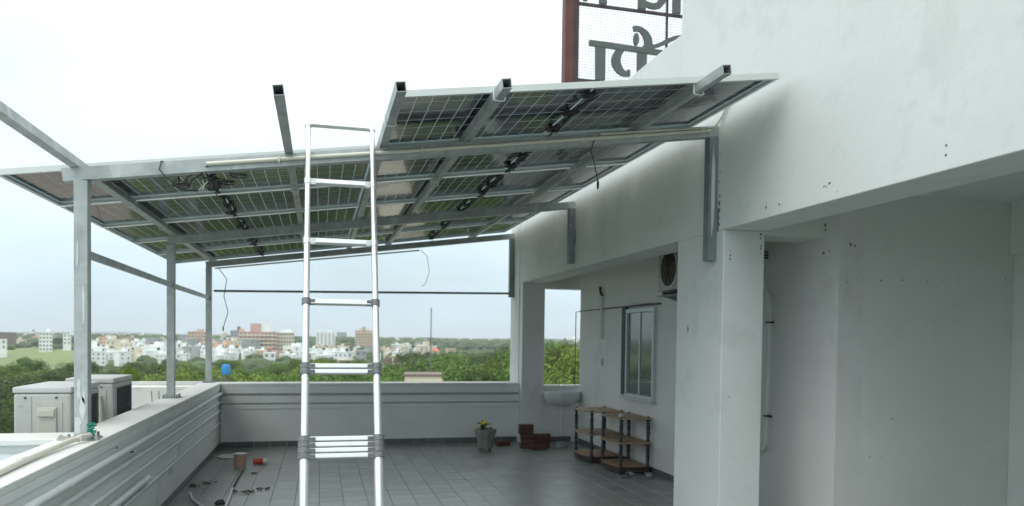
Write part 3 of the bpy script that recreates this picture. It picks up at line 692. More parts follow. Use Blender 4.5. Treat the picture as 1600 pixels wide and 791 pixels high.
# ------------------------------------------------------------------ outdoor units beyond the left parapet
def ac_unit(y0, y1, label):
    x0, x1 = -2.335, -1.925; zb, zt_ = .32, 1.318
    u = thing('air_conditioner', label, 'air conditioner', ((x0 + x1) / 2, y0, zb), group='grey outdoor units behind the left parapet')
    W = (x1 - x0) / 2; D = y1 - y0; H_ = zt_ - zb
    MB().box(-W, W, 0, D, 0, H_ - .05).build('casing', M['ac'], u, bevel=.02)
    MB().box(-W - .006, W + .006, -.006, D + .006, H_ - .048, H_).build('lid', M['ac_lid'], u, bevel=.012)
    MB().box(W - .004, W + .010, .13, D - .07, .06, H_ - .10).build('grille', M['grille'], u)
    gm = MB().box(0, .004, -.003, .003, 0, H_ - .17).mesh('fin', M['grille'])
    n = int((D - .24) / .03)
    for k in range(n): meshobj('fin', gm, u, (W + .010, .15 + k * .03, .065))
    for z in (.2, .45, .7): MB().box(W + .011, W + .016, .14, D - .08, z, z + .006).build('guard_wire', M['grille'], u)
    # service side facing the viewer
    MB().box(-W + .125, -W + .128, -.004, .001, .0, H_ - .075).build('seam', M['groove'], u)
    MB().box(-W + .15, W - .06, -.006, 0, .02, H_ - .11).build('service_panel', M['ac'], u, bevel=.003)
    MB().box(-W + .17, W - .10, -.024, -.0065, .03, H_ - .16).build('valve_cover', M['ac_cover'], u, bevel=.008)
    MB().box(-W + .18, W - .11, -.040, -.0245, H_ - .235, H_ - .175).build('cover_lip', M['ac_cover'], u, bevel=.008)
    MB().box(-W + .195, W - .125, -.027, -.0245, H_ - .265, H_ - .237).build('cover_slot', M['groove'], u)
    for x, z in ((-.12, H_ - .085), (.10, H_ - .085), (W - .08, .25)):
        o = MB().lathe([(.010, 0), (.008, .006)], 8).build('screw', M['grille'], u); o.rotation_euler = (R(90), 0, 0); o.location = (x, -.006 if z > .3 else -.007, z)
    MB().box(-W + .035, -W + .07, -.002, .0005, H_ - .16, H_ - .145).build('badge', M['groove'], u)
    for y in (.1, D - .1): MB().box(-W + .02, W - .02, y - .04, y + .04, -.0205, -.001).build('foot_rail', M['galv_dark'], u)
ac_unit(6.70, 7.50, 'nearer boxy grey outdoor unit, partly hidden by the nearest steel post')
ac_unit(7.97, 8.72, 'farther boxy grey outdoor unit standing right of the nearest post')
fp = thing('pipe', 'pale pipe bend on the side of the farther outdoor unit', 'pipe')
MB().tube([(-2.03, 7.91, .34), (-2.03, 7.91, 1.06), (-2.05, 7.93, 1.12), (-2.12, 7.96, 1.14)], [.025, .025, .032, .032], 10).build('tube', M['cream'], fp, smooth=True)

# ------------------------------------------------------------------ wash basin
bs = thing('wash_basin', 'white wall hung wash basin under the end opening', 'wash basin', (3.94, 12.24, 0))
prof = [(.06, .625), (.16, .645), (.27, .69), (.318, .76), (.330, .845), (.325, .868), (.285, .868), (.25, .80), (.10, .74)]
MB().lathe(prof, 28, (0, -.20, 0), sx=1, sy=.62).build('bowl', M['basin'], bs, smooth=True)
MB().box(-.325, .325, -.10, 0, .80, .876).build('back_ledge', M['basin'], bs, bevel=.02)
MB().tube([(0, -.06, .86), (0, -.06, .95), (0, -.09, .965), (0, -.16, .955), (0, -.17, .935)], .014, 8).build('tap', M['chrome'], bs, smooth=True)
MB().tube([(-.03, -.06, .965), (.03, -.06, .965)], .008, 6).build('tap_handle', M['chrome'], bs)
MB().tube([(0, -.18, .62), (0, -.18, .20), (0, -.15, .12), (0, -.02, .10)], .018, 10).build('waste_pipe', M['paintpipe'], bs, smooth=True)
MB().lathe([(.05, 0), (.05, .02), (.02, .03)], 12, (0, -.18, .14)).build('trap', M['basin'], bs)
MB().lathe([(.012, 0), (.010, .004)], 8, (0, 0, 0)).build('overflow', M['black'], bs).matrix_world = Matrix.Translation((3.94, 11.842, .83)) @ Matrix.Rotation(R(90), 4, 'X')

# ------------------------------------------------------------------ shelf racks
def rack(x0, x1, y0, y1, label):
    r = thing('shelf_rack', label, 'shelf', ((x0 + x1) / 2, (y0 + y1) / 2, 0), group='three tier shelf racks against the corridor wall')
    hx, hy = (x1 - x0) / 2, (y1 - y0) / 2
    for k, z in enumerate((.075, .395, .715)):
        n = 10; pts = [(hx + .03, hy + .03), (hx + .03, -hy - .03)]
        for i in range(n + 1):                  # bowed front edge
            u = i / n; pts.append((-hx - .03 - .06 * math.sin(u * math.pi) + (.12 if False else 0), -hy - .03 + (2 * hy + .06) * u))
        m_ = MB(); c = len(pts); m_.add([(x, y, z) for x, y in pts] + [(x, y, z + .018) for x, y in pts], [tuple(range(c - 1, -1, -1)), tuple(range(c, 2 * c))], 0)
        m_.add([(x, y, z) for x, y in pts] + [(x, y, z + .018) for x, y in pts], [(i, (i + 1) % c, (i + 1) % c + c, i + c) for i in range(c)], 1)
        m_.build('shelf', [M['wood'], M['wood'] if k else M['board_edge']], r)
        if k == 0:
            q = [(x * .96, y * .96) for x, y in pts]
            MB().add([(x, y, .02) for x, y in q] + [(x, y, .0745) for x, y in q], [tuple(range(c - 1, -1, -1)), tuple(range(c, 2 * c))] + [(i, (i + 1) % c, (i + 1) % c + c, i + c) for i in range(c)]).build('plinth', M['board_edge'], r)
    for sx in (-1, 1):
        for sy in (-1, 1):
            pr = []
            for (a, b) in ((.0, .075), (.093, .395), (.413, .715)):
                pr += [(.025, a), (.025, a + .03), (.019, a + .05), (.028, (a + b) / 2 - .03), (.021, (a + b) / 2), (.028, (a + b) / 2 + .03), (.019, b - .05), (.026, b - .02), (.026, b)] if b - a > .1 else [(.020, a), (.020, b)]
            pr += [(.022, .735), (.012, .75)]
            MB().lathe(pr, 10, (sx * hx, sy * hy, 0)).build('leg', M['leg'], r, smooth=True)
    return r
ra = rack(3.72, 4.17, 10.02, 10.68, 'shelf rack farther from the viewer, nearer the wash basin')
rb = rack(3.80, 4.18, 9.14, 9.78, 'front shelf rack below the window, closer to the viewer')
tap = MB().lathe([(.03, 0), (.035, .02), (.02, .04), (.005, .045)], 10, (0, 0, 0)).build('small_cup', M['white_plastic'], label='small white cup on the corner of the front shelf rack', cat='cup', smooth=True); tap.location = (3.84, 9.25, .734)

# slippers, bag
def slipper(x, y, rz, label):
    s = thing('slipper', label, 'slipper', (x, y, .001), (0, 0, rz), 'grey slippers beside the front rack')
    pts = [(-.13, -.03), (-.08, -.042), (.02, -.036), (.10, -.05), (.14, -.03), (.145, .02), (.11, .045), (.02, .035), (-.09, .038), (-.13, .02)]
    n = len(pts); MB().add([(a, b, 0) for a, b in pts] + [(a, b, .022) for a, b in pts], [tuple(range(n - 1, -1, -1)), tuple(range(n, 2 * n))] + [(i, (i + 1) % n, (i + 1) % n + n, i + n) for i in range(n)]).build('sole', M['rag'], s, bevel=.005)
    v = []; f = []
    for i in range(7):
        a = math.pi * i / 6
        for x_ in (.02, .07, .11): v.append((x_, -.045 * math.cos(a), .022 + (.045 - .1 * (x_ - .02) ** 1) * math.sin(a)))
    for i in range(6):
        for j in range(2): f.append((i * 3 + j, i * 3 + j + 1, i * 3 + j + 4, i * 3 + j + 3))
    o = MB().add(v, f).build('strap', M['plastic_bag'], s, smooth=True); sm = o.modifiers.new('s', 'SOLIDIFY'); sm.thickness = .006
slipper(3.80, 8.93, R(20), 'grey slipper nearer the viewer, left of its pair below the front rack')
slipper(4.0, 8.86, R(-10), 'grey slipper on the right of the pair near the skirting')
def crumple(name, loc, s, m, label, cat, seed=1):
    rnd = random.Random(seed); mb = MB(); n = 12; prof = []
    for i in range(6):
        for k in range(n):
            a = 2 * math.pi * k / n; rr = (1 - (i / 5.5) ** 2) ** .5 * rnd.uniform(.75, 1.1); prof.append((rr * math.cos(a) * s[0], rr * math.sin(a) * s[1], s[2] * (i / 5.) * rnd.uniform(.85, 1.05)))
    mb.add(prof, [(i * n + k, i * n + (k + 1) % n, (i + 1) * n + (k + 1) % n, (i + 1) * n + k) for i in range(5) for k in range(n)] + [tuple(5 * n + k for k in range(n)), tuple(range(n - 1, -1, -1))])
    o = mb.build(name, m, label=label, cat=cat); o.location = loc; return o
crumple('plastic_bag', (3.78, 11.62, .001), (.11, .09, .09), M['plastic_bag'], 'crumpled grey plastic bag on the floor under the wash basin', 'bag', 2)

# ------------------------------------------------------------------ flower pot
fp = thing('flower_pot', 'grey cement planter on small feet with a yellow flower', 'flower pot', (2.50, 11.45, 0))
MB().lathe([(.095, .035), (.12, .05), (.13, .17), (.155, .24), (.175, .30), (.175, .335), (.145, .335), (.14, .29), (.05, .285)], 8).build('pot', M['pot'], fp)
for a in range(3): MB().box(-.03, .03, -.03, .03, 0, .045).build('foot', M['pot'], fp, bevel=.005).location = (.08 * math.cos(a * 2.1 + .5), .08 * math.sin(a * 2.1 + .5), 0)
MB().lathe([(.14, .30), (.139, .305)], 12).build('soil', M['soil'], fp)
rnd = random.Random(3); pm = MB()
for k in range(46):
    a = rnd.uniform(0, 6.28); r_ = rnd.uniform(0, .08); z = .32 + rnd.uniform(0, .10); c = Vector((-.03 + r_ * math.cos(a), r_ * math.sin(a), z)); d = Vector((rnd.gauss(0, 1), rnd.gauss(0, 1), rnd.uniform(-.2, .9))).normalized(); s_ = d.orthogonal().normalized() * .016
    pm.add([c, c + d * .035 + s_, c + d * .075, c + d * .035 - s_], [(0, 1, 2, 3)])
pm.build('leaves', M['leaf'], fp, kind='stuff')
MB().tube([(-.03, 0, .30), (-.035, 0, .40)], .006, 5).build('stem', M['leaf'], fp)
for k, (x, y, z) in enumerate(((-.06, -.02, .425), (-.02, -.03, .435), (-.045, .02, .45), (-.10, -.02, .40), (-.005, .0, .415))):
    pm = MB()
    for q in range(9):
        a = q * .698; d = Vector((math.cos(a), math.sin(a), .35)); s_ = Vector((-math.sin(a), math.cos(a), 0)) * .012
        pm.add([(0, 0, 0), d * .02 + s_, d * .036, d * .02 - s_], [(0, 1, 2, 3)])
    pm.lathe([(.010, 0), (.008, .008)], 6); o = pm.build('blossom', M['petal'], fp); o.location = (x, y, z); o.rotation_euler = (rnd.uniform(.2, .9), rnd.uniform(-.4, .4), 0)

# ------------------------------------------------------------------ bricks
bk_me = MB().box(-.115, .115, -.055, .055, 0, .075)
bk_src = bk_me.build('brick', M['brick'], bevel=.006, cat='brick', group='red bricks stacked in the corner')
first = True; nb = 0
def put_brick(x, y, z, rz, label):
    global first, nb
    o = bk_src if first else bk_src.copy()
    if not first: COL.objects.link(o)
    first = False; o.location = (x, y, z); o.rotation_euler = (0, 0, rz); o['label'] = label; o['category'] = 'brick'; o['group'] = 'red bricks stacked in the corner'
words = ['lowest', 'second lowest', 'third', 'fourth', 'topmost']
for k in range(5): put_brick(3.22 + random.uniform(-.01, .01) + (.0 if k < 3 else -.03), 11.60, .001 + .0765 * k, random.uniform(-.06, .06), words[k] + ' red brick of the taller pile left of the basin')
for k in range(3): put_brick(3.46 + random.uniform(-.01, .01), 11.56, .001 + .0765 * k, random.uniform(-.1, .1), ['bottom', 'middle', 'top'][k] + ' red brick of the shorter pile on the right')
put_brick(3.34, 11.40, .001, .05, 'single red brick lying in front between the two brick piles')
put_brick(2.90, 11.95, .001, .3, 'loose red brick lying flat on the floor behind the flower pot')

# ------------------------------------------------------------------ litter on the terrace floor, left
MB().lathe([(.19, 0), (.20, .012), (.17, .02)], 28).build('lid', M['white_plastic'], label='flat round white lid on the floor in the left corner', cat='lid', smooth=True).location = (-1.22, 11.45, .001)
tb = thing('tub', 'small peach coloured plastic tub standing on the floor tiles', 'tub', (-1.02, 10.55, .001))
MB().lathe([(.075, 0), (.082, .16), (.087, .165), (.087, .175), (.080, .175), (.072, .01)], 24).build('body', M['tin'], tb, smooth=True)
MB().lathe([(.078, .176), (.078, .182), (.05, .184)], 24).build('lid', M['white_plastic'], tb, smooth=True)
rc = thing('bottle', 'red plastic bottle with a pale end lying on its side on the tiles', 'bottle', (-.80, 10.72, .045), (R(90), 0, R(80)))
MB().lathe([(.030, -.07), (.042, -.06), (.044, .04), (.036, .065)], 16).build('body', M['red'], rc, smooth=True)
MB().lathe([(.034, .066), (.040, .075), (.036, .11), (.015, .13)], 16).build('cap', M['white_plastic'], rc, smooth=True)
MB().tube([(-.955, 10.28, .012), (-.955, 9.6, .012), (-.95, 9.02, .013)], .010, 6).build('rod', M['rust'], label='thin rusty rod lying on the tiles behind the white pipe piece', cat='rod')
MB().tube([(-.95, 9.0, .016), (-.925, 8.4, .016), (-.905, 7.6, .016)], .015, 10).build('pipe', M['pvc'], smooth=True, label='straight white pipe piece lying on the tiles, right of the other', cat='pipe')
MB().tube([(-1.37, 8.83, .016), (-1.30, 8.5, .016), (-1.18, 8.2, .016), (-1.0, 7.8, .016)], .014, 10).build('pipe', M['pvc'], smooth=True, label='bent white pipe piece lying close to the left parapet foot', cat='pipe')
crumple('bracket', (-.99, 8.25, .001), (.06, .05, .05), M['black'], 'small black fitting on the tiles beside the straight white pipe', 'fitting', 4)
rnd = random.Random(9)
for (x, y, s_, lab) in ((-.92, 8.85, .035, 'dry brown scrap of debris nearest the straight pipe end'), (-.74, 8.80, .07, 'largest dry brown scrap of debris on the tiles'), (-.62, 8.92, .06, 'rightmost dry brown scrap of debris on the tiles'),
                        (-1.38, 9.25, .05, 'dark scrap of debris at the foot of the left parapet'), (-1.25, 9.4, .05, 'dark scrap of debris a little off the left parapet'), (-.80, 9.95, .025, 'tiny dark scrap in front of the red bottle')):
    mb = MB()
    for k in range(9):
        a = rnd.uniform(0, 6.28); c = Vector((rnd.uniform(-s_, s_), rnd.uniform(-s_, s_) * .8, .008)); d = Vector((math.cos(a), math.sin(a), rnd.uniform(-.1, .3))) * s_ * rnd.uniform(.4, .9)
        mb.tube([c, c + d * .5 + Vector((0, 0, .012)), c + d], .006, 5)
    mb.build('debris', M['twig'], label=lab, cat='debris').location = (x, y, .002)

# ------------------------------------------------------------------ roof sign
SY = 10.8
sg = thing('roof_sign', 'steel framed rooftop sign with large grey Devanagari letters on wire mesh', 'sign', (3.6, SY, 4.15))
def sp(mb, name, m, **kw):
    o = mb.build(name, m, sg, **kw); o.matrix_parent_inverse = Matrix.Translation((-3.6, -SY, -4.15)); return o
sp(MB().box(3.49, 3.62, SY - .02, SY + .14, 4.15, 8.3), 'post', M['maroon'])
sp(MB().box(3.623, 3.708, SY - .01, SY + .13, 4.15, 8.3), 'post', mat('dark_maroon_steel', (.05, .03, .028), .6, noise=(3, .4), coords='World'))
sp(MB().box(7.3, 7.5, SY - .02, SY + .14, 4.15, 8.3), 'post', M['maroon'])
M['frame_dark'] = mat('dark_sign_frame', (.05, .035, .04), .6)
for z in (6.745, 5.62, 8.2): sp(MB().box(3.709, 7.3, SY - .012, SY + .012, z - .022, z + .022), 'frame_bar', M['frame_dark'])
for x in (5.145, 6.4): sp(MB().box(x - .016, x + .016, SY + .014, SY + .04, 5.6, 8.2), 'frame_rod', M['frame_dark'])
mesh_ = MB()
z = 5.66
while z < 8.2: mesh_.box(3.70, 7.4, SY + .0415, SY + .044, z, z + .0045); z += .042
x = 3.74
while x < 7.4: mesh_.box(x, x + .003, SY + .0445, SY + .047, 5.62, 8.2); x += .046
sp(mesh_, 'wire_mesh', M['wire'], kind='stuff')
y0, y1 = SY - .06, SY - .014
def ztop(x): return 6.21 - .0 * (x - 3.86)
Ls = MB().prism([(3.863, 6.212), (3.863, 6.130), (6.3, 6.075), (6.3, 6.150)][::-1], y0, y1); sp(Ls, 'letter_headline', M['letter'])
sp(MB().prism([(3.962, 6.125), (4.116, 6.122), (4.116, 5.645), (3.967, 5.638)], y0 + 0.0042, y1), 'letter_stroke', M['letter'])
sp(MB().ribbon([(4.385, 6.135, .10), (4.335, 6.085, .115), (4.303, 6.02, .135), (4.290, 5.955, .145), (4.303, 5.89, .14), (4.340, 5.83, .125), (4.390, 5.785, .10), (4.445, 5.765, .075), (4.50, 5.765, .05)], y0 + 0.0054, y1)
   .box(4.47, 4.52, y0 + 0.0066, y1, 5.735, 5.83), 'letter_stroke', M['letter'])
sp(MB().prism([(4.634, 6.11), (4.790, 6.105), (4.787, 5.63), (4.636, 5.63)], y0 + 0.0078, y1), 'letter_stroke', M['letter'])
sp(MB().ribbon([(4.565, 6.452, .085), (4.63, 6.468, .075), (4.70, 6.452, .085), (4.765, 6.40, .11), (4.805, 6.33, .13), (4.815, 6.26, .135), (4.79, 6.20, .12), (4.74, 6.155, .10)], y0 + 0.0090, y1), 'letter_vowel_sign', M['letter'])
sp(MB().ribbon([(4.82, 6.215, .07), (4.90, 6.225, .055), (4.98, 6.255, .055), (5.06, 6.295, .06), (5.16, 6.35, .065), (5.26, 6.40, .055), (5.38, 6.44, .03)], y0 + 0.0102, y1), 'letter_vowel_sign', M['letter'])
nd = 14; sp(MB().prism([(4.613 + .046 * math.cos(2 * math.pi * k / nd), 6.305 + .098 * math.sin(2 * math.pi * k / nd)) for k in range(nd)], y0 + 0.0114, y1), 'letter_dot', M['letter'])
sp(MB().prism([(5.6, 6.1), (5.75, 6.1), (5.75, 5.63), (5.6, 5.63)], y0 + 0.0126, y1), 'letter_stroke', M['letter'])
# upper line of letters (only their lower ends are in the picture)
for a, b in ((3.757, 3.822), (4.010, 4.133), (4.636, 4.762), (5.205, 5.337)):
    zb = 6.782 if a < 3.9 else 6.77; sp(MB().box(a, b, y0 + 0.0138, y1, zb, 7.45), 'letter_stroke', M['letter'])
sp(MB().ribbon([(4.755, 6.862, .08), (4.83, 6.835, .09), (4.90, 6.832, .095), (4.975, 6.86, .105), (5.03, 6.93, .115), (5.05, 7.02, .12), (5.03, 7.12, .11), (4.96, 7.18, .10), (4.86, 7.2, .09), (4.76, 7.18, .08)], y0 + 0.0150, y1), 'letter_stroke', M['letter'])
sp(MB().ribbon([(4.13, 7.1, .1), (4.25, 7.0, .1), (4.38, 6.93, .11), (4.48, 6.98, .11), (4.50, 7.1, .1)], y0 + 0.0162, y1), 'letter_stroke', M['letter'])
sp(MB().box(3.76, 7.0, y0, y1, 7.45, 7.55), 'letter_headline', M['letter'])

# ------------------------------------------------------------------ trees
def tree_meshes(seed, h, wd, nclump, leaf, mleaf, conical=False):
    rnd = random.Random(seed); mb = MB(); lobes = []
    for i in range(nclump):
        a = rnd.uniform(0, 6.28); u = rnd.random() ** .5; zz = rnd.uniform(-.42, .5)
        rr = wd / 2 * u * math.sqrt(max(.05, 1 - (zz * 1.7) ** 2))
        lobes.append((Vector((rr * math.cos(a), rr * math.sin(a), h * (.66 + zz * .58))), wd * rnd.uniform(.10, .19)))
    for c, r_ in lobes:
        for k in range(190):
            d = Vector((rnd.gauss(0, 1), rnd.gauss(0, 1), rnd.gauss(0, .8))).normalized(); p = c + d * r_ * rnd.uniform(.75, 1.08)
            n_ = (d + Vector((rnd.gauss(0, .5), rnd.gauss(0, .5), rnd.gauss(0, .5) + .3))).normalized(); u_ = n_.orthogonal().normalized(); v_ = n_.cross(u_)
            s_ = leaf * rnd.uniform(.6, 1.3); t_ = rnd.uniform(0, 6.28); u2 = u_ * math.cos(t_) + v_ * math.sin(t_); v2 = n_.cross(u2)
            mb.add([p - u2 * s_, p + v2 * s_ * .55, p + u2 * s_, p - v2 * s_ * .55], [(0, 1, 2, 3)])
    crown = mb.mesh('crown', mleaf)
    tb_ = MB(); tb_.tube([(0, 0, 0), (.1, .05, h * .25), (-.05, .1, h * .5), (0, 0, h * .8)], [.035 * h, .026 * h, .018 * h, .006 * h], 7)
    for c, r_ in lobes[:7]:
        b0 = Vector((0, .05, h * rnd.uniform(.25, .5))); tb_.tube([b0, (b0 + c) / 2 + Vector((0, 0, .03 * h)), c], [.013 * h, .009 * h, .003 * h], 5)
    return crown, tb_.mesh('trunk', M['bark'])
kinds = {}
for k, (ml, sds) in {'bright green': ('fol_a', (1, 2, 3)), 'dark green': ('fol_b', (4, 5, 6)), 'yellow green': ('fol_c', (7, 8)), 'orange flowered': ('fol_o', (9,))}.items():
    kinds[k] = [tree_meshes(s_, 9, 10, 46, .205, M[ml]) for s_ in sds]
def place(px):
    for lim, ph in ((117, 'left of the nearest post'), (143, 'behind the nearest steel post'), (258, 'between nearest and middle posts'), (322, 'between middle and far posts'),
                    (400, 'just right of the far post'), (470, 'left of the ladder'), (535, "in the ladder's left half"), (600, "in the ladder's right half"), (675, 'between ladder and antenna mast'),
                    (740, 'right of the antenna mast'), (812, 'left of the far column'), (5000, 'in the end opening')):
        if px < lim: return ph
def tree(px, D, ztop_, kind, wscale=1., label=None, group=True):
    cr_, tk = random.choice(kinds[kind]); h = (ztop_ - GZ) / 9.0 / 1.0
    x, y = at(px, D)
    row = 'front' if D < 125 else 'second' if D < 165 else 'third' if D < 210 else 'back'
    t = thing('tree', label or f'{kind} tree, {row} row of the wooded belt, {place(px)}', 'tree', (x, y, GZ), (0, 0, random.uniform(0, 6.28)), f'{kind} trees of the {row} row, {place(px)}' if group else None)
    s = h * wscale; t.scale = (s, s, h)
    for nm, me in (('crown', cr_), ('trunk', tk)): meshobj(nm, me, t)
    return t
rt = random.Random(21)
def belt(n, px0, px1, D0, D1, top, kindset, ws=1.1):
    for i in range(n):
        px = px0 + (px1 - px0) * (i + rt.uniform(-.6, .6)) / max(1, n - 1); D = rt.uniform(D0, D1)
        tree(px, D, top + rt.choice((rt.uniform(-3.2, -1), rt.uniform(-1, 1.6))), rt.choice(kindset), ws * rt.uniform(.7, 1.2))
G, DK, YG, OR = 'bright green', 'dark green', 'yellow green', 'orange flowered'
belt(12, -90, 250, 112, 150, -7.0, [G, DK, DK], 1.2)
belt(14, -90, 330, 155, 200, -6.2, [G, DK, DK], 1.3)
belt(13, -90, 130, 210, 300, -7.5, [G, G, DK], 1.3)
belt(12, 130, 470, 210, 290, -6.6, [G, DK, DK], 1.2)
belt(14, 340, 700, 90, 130, -4.6, [G, G, YG], 1.2)
belt(14, 350, 700, 130, 190, -5.0, [G, G, DK, YG], 1.3)
belt(10, 440, 660, 200, 290, -6.0, [G, G, DK], 1.2)
belt(8, 640, 830, 200, 300, -3.2, [G, DK, DK], 1.2)
belt(8, 690, 830, 110, 170, -2.3, [G, DK, G], 1.1)
belt(6, 700, 850, 75, 105, -3.6, [G, DK, DK], .9)
belt(9, 830, 980, 120, 170, -.8, [G, G, YG], 1.1)
belt(6, 835, 965, 95, 115, -2.2, [G, G, YG], .9)
tree(283, 150, -5.2, YG, 1.2, 'rounded yellow green tree between the middle and far left posts', False)
tree(772, 108, -2.2, OR, .45, 'orange flowering tree among green crowns left of the far column', False)
tree(876, 122, .2, OR, .28, 'green tree with orange blossom seen through the end opening', False)
sx_, sy_ = at(203, 13.8)
sap = thing('sapling', 'small bright green sapling just right of the farther outdoor unit', 'sapling', (sx_, sy_, .30)); sap.scale = (.030, .030, .098)
meshobj('crown', kinds['yellow green'][0][0], sap); meshobj('trunk', kinds['yellow green'][0][1], sap)
# palm near the far corner post
pmx, pmy = at(341, 95); pt = thing('palm_tree', 'feathery dark palm beside the far corner post', 'palm tree', (pmx, pmy, GZ))
MB().tube([(0, 0, 0), (.2, .1, 5), (0, 0, 10.6)], [.28, .2, .16], 8).build('trunk', M['bark'], pt)
fm = MB(); rp = random.Random(4)
for k in range(18):
    a = 2 * math.pi * k / 18 + rp.uniform(-.1, .1); l_ = rp.uniform(2.4, 3.2); up_ = rp.uniform(.1, 1.1); prev = Vector((0, 0, 10.6))
    for j in range(12):
        u = (j + 1) / 12; p = Vector((math.cos(a) * l_ * u, math.sin(a) * l_ * u, 10.6 + up_ * 1.6 * u - 2.6 * u * u))
        d = (p - prev); s_ = Vector((-math.sin(a), math.cos(a), 0))
        for sg_ in (-1, 1):
            tip = p + s_ * sg_ * .8 * math.sin(math.pi * min(1, u * .9 + .1)) + Vector((0, 0, -.35)); fm.add([prev, p, tip], [(0, 1, 2)])
        prev = p
fm.build('fronds', M['fol_b'], pt, kind='stuff')

# distant woods: two stuff bodies of small rounded crowns
def woods(name, n, D0, D1, h0, h1, w0, w1, m, seed, px0=-500, px1=1500, gap=None):
    rnd = random.Random(seed); mb = MB()
    for i in range(n):
        px = rnd.uniform(px0, px1); D = D0 * (D1 / D0) ** rnd.random()
        if gap and gap(px, D): continue
        x, y = at(px, D); h = rnd.uniform(h0, h1); w_ = rnd.uniform(w0, w1); ph = rnd.uniform(0, 6)
        vs = []; nn = 7
        for (rr, zz) in ((.55, .0), (1., .35), (.8, .75), (.35, 1.)):
            for k in range(nn):
                a = 2 * math.pi * k / nn + ph; q = rr * w_ / 2 * rnd.uniform(.75, 1.25); vs.append((x + q * math.cos(a), y + q * math.sin(a), GZ - .5 + h * zz * rnd.uniform(.9, 1.08)))
        mb.add(vs, [(j * nn + k, j * nn + (k + 1) % nn, (j + 1) * nn + (k + 1) % nn, (j + 1) * nn + k) for j in range(3) for k in range(nn)] + [tuple(3 * nn + k for k in range(nn))])
    o = mb.build(name, m, label='far off mass of trees fading towards the horizon' if D0 > 900 else 'scrubby tree cover scattered between the town houses', cat='woodland', kind='stuff')
    return o
M['woods'] = mat('distant_tree_cover', (.07, .105, .042), .9, noise=(.035, .4), coords='World', stain=[(.2, (.032, .055, .022), .52), (.05, (.095, .125, .045), .60)])
rnd_gap = random.Random(8)
infield = lambda px, D: (-250 < px < 215 and D < 800) or (140 < px < 480 and D > 420 and rnd_gap.random() < .72)
woods('woodland', 1500, 300, 1000, 3, 6, 6, 12, M['woods'], 3, gap=infield)
woods('far_woodland', 5200, 1000, 5200, 7, 15, 14, 34, M['woods'], 5)

# ------------------------------------------------------------------ town
def pmat(n_, c, r_=.1): return mat(n_, c, .85, noise=(.25, r_), coords='World', stain=(.12, tuple(v * .72 for v in c), .6, (1, 1, .4)))
P = dict(white=pmat('white_house_paint', (.80, .83, .81)), cream=pmat('cream_house_paint', (.66, .60, .48)), peach=pmat('peach_house_paint', (.62, .44, .34)), pink=pmat('faded_pink_paint', (.55, .36, .32)),
         grey=pmat('grey_cement_render', (.36, .38, .38)), tan=pmat('tan_render', (.48, .38, .28)), brown=pmat('brown_render', (.20, .15, .13)), terracotta=pmat('terracotta_roof', (.50, .17, .10)),
         dark=mat('dark_window_opening', (.16, .175, .19), .3, noise=(1, .3), coords='World'), blue=mat('blue_tank', (.03, .25, .62), .5), tank=mat('black_water_tank', (.03, .03, .032), .5))
win_cache = {}
def win_mesh(w_, h_):
    k = (round(w_, 1), round(h_, 1))
    if k not in win_cache: win_cache[k] = MB().box(-w_ / 2, w_ / 2, -.12, .02, 0, h_).mesh('window', P['dark'])
    return win_cache[k]
def block(px0, px1, ytop, D, color, label, storeys=4, depth=12, rot=0, bays=None, tower=None, bands=None, roof=None, group=None, name='building', stripes=None, winw=1.3):
    pc = (px0 + px1) / 2; x, y = at(pc, D); Dz = D * math.cos(bearing(pc) - YAW); W = (px1 - px0) * Dz / 1180; zt_ = zof(pc, ytop, D); H_ = zt_ - GZ
    b = thing(name, label, 'building', (x, y, GZ), (0, 0, -bearing(pc) + rot), group)
    MB().box(-W / 2, W / 2, 0, depth, 0, H_).build('wall', P[color], b)
    MB().box(-W / 2 - .2, W / 2 + .2, -.2, depth + .2, H_, H_ + .35).build('roof_edge', P[roof or color], b)
    sh = 3.1; top_st = storeys; z = H_ - sh * top_st
    bays = bays if bays is not None else max(2, int(W / 3.2)); me = win_mesh(winw, 1.4)
    if stripes:
        for i in range(stripes):
            xx = -W / 2 + W * (i + .5) / stripes; MB().box(xx - W / stripes * .17, xx + W / stripes * .17, -.15, .02, H_ - sh * top_st + .5, H_ - 1.5).build('window_strip', P['grey'], b)
    for s_ in range(top_st):
        zz = z + s_ * sh
        if bands: MB().box(-W / 2 - .02, W / 2 + .02, -1.1, -.001, zz + .0, zz + 1.0).build('balcony', P[bands], b)
        if zz < -6 + 6: pass
        if not stripes:
            for i in range(bays): meshobj('window', me, b, (-W / 2 + W * (i + .5) / bays, 0, zz + 1.1))
    if tower:
        for (fx, fw, fh, tcol) in tower: MB().box(-W / 2 + W * fx, -W / 2 + W * (fx + fw), 2, depth * .6, H_ + .35, H_ + .35 + fh).build('stair_tower', P[tcol], b)
    return b
block(-30, 20, 519.5, 900, 'brown', 'long low brown building at the far left edge of the skyline', 3)
block(-18, 8, 531, 560, 'white', 'white house at the left edge below the brown building', 2, winw=1)
block(62, 80, 519.5, 720, 'white', 'tall white block with roof tower left of the nearest post', 5, bays=4, tower=[(.55, .3, 3.0, 'white')])
block(99, 110, 522.5, 760, 'white', 'small white block peeping up beside the nearest post', 3)
block(154, 168, 527, 700, 'peach', 'peach coloured block just right of the nearest post', 4)
block(167, 182, 530, 690, 'cream', 'cream block next to the peach one right of the nearest post', 3)
block(186, 209, 528, 800, 'tan', 'tan block with a narrow tower between the first two posts', 3, tower=[(.75, .2, 2, 'cream')])
block(294, 321, 518.5, 760, 'peach', 'peach apartment block behind the far corner post', 6, bays=6, tower=[(.5, .4, 2.2, 'peach')])
block(278, 296, 524, 900, 'grey', 'grey block left of the peach apartment block', 4)
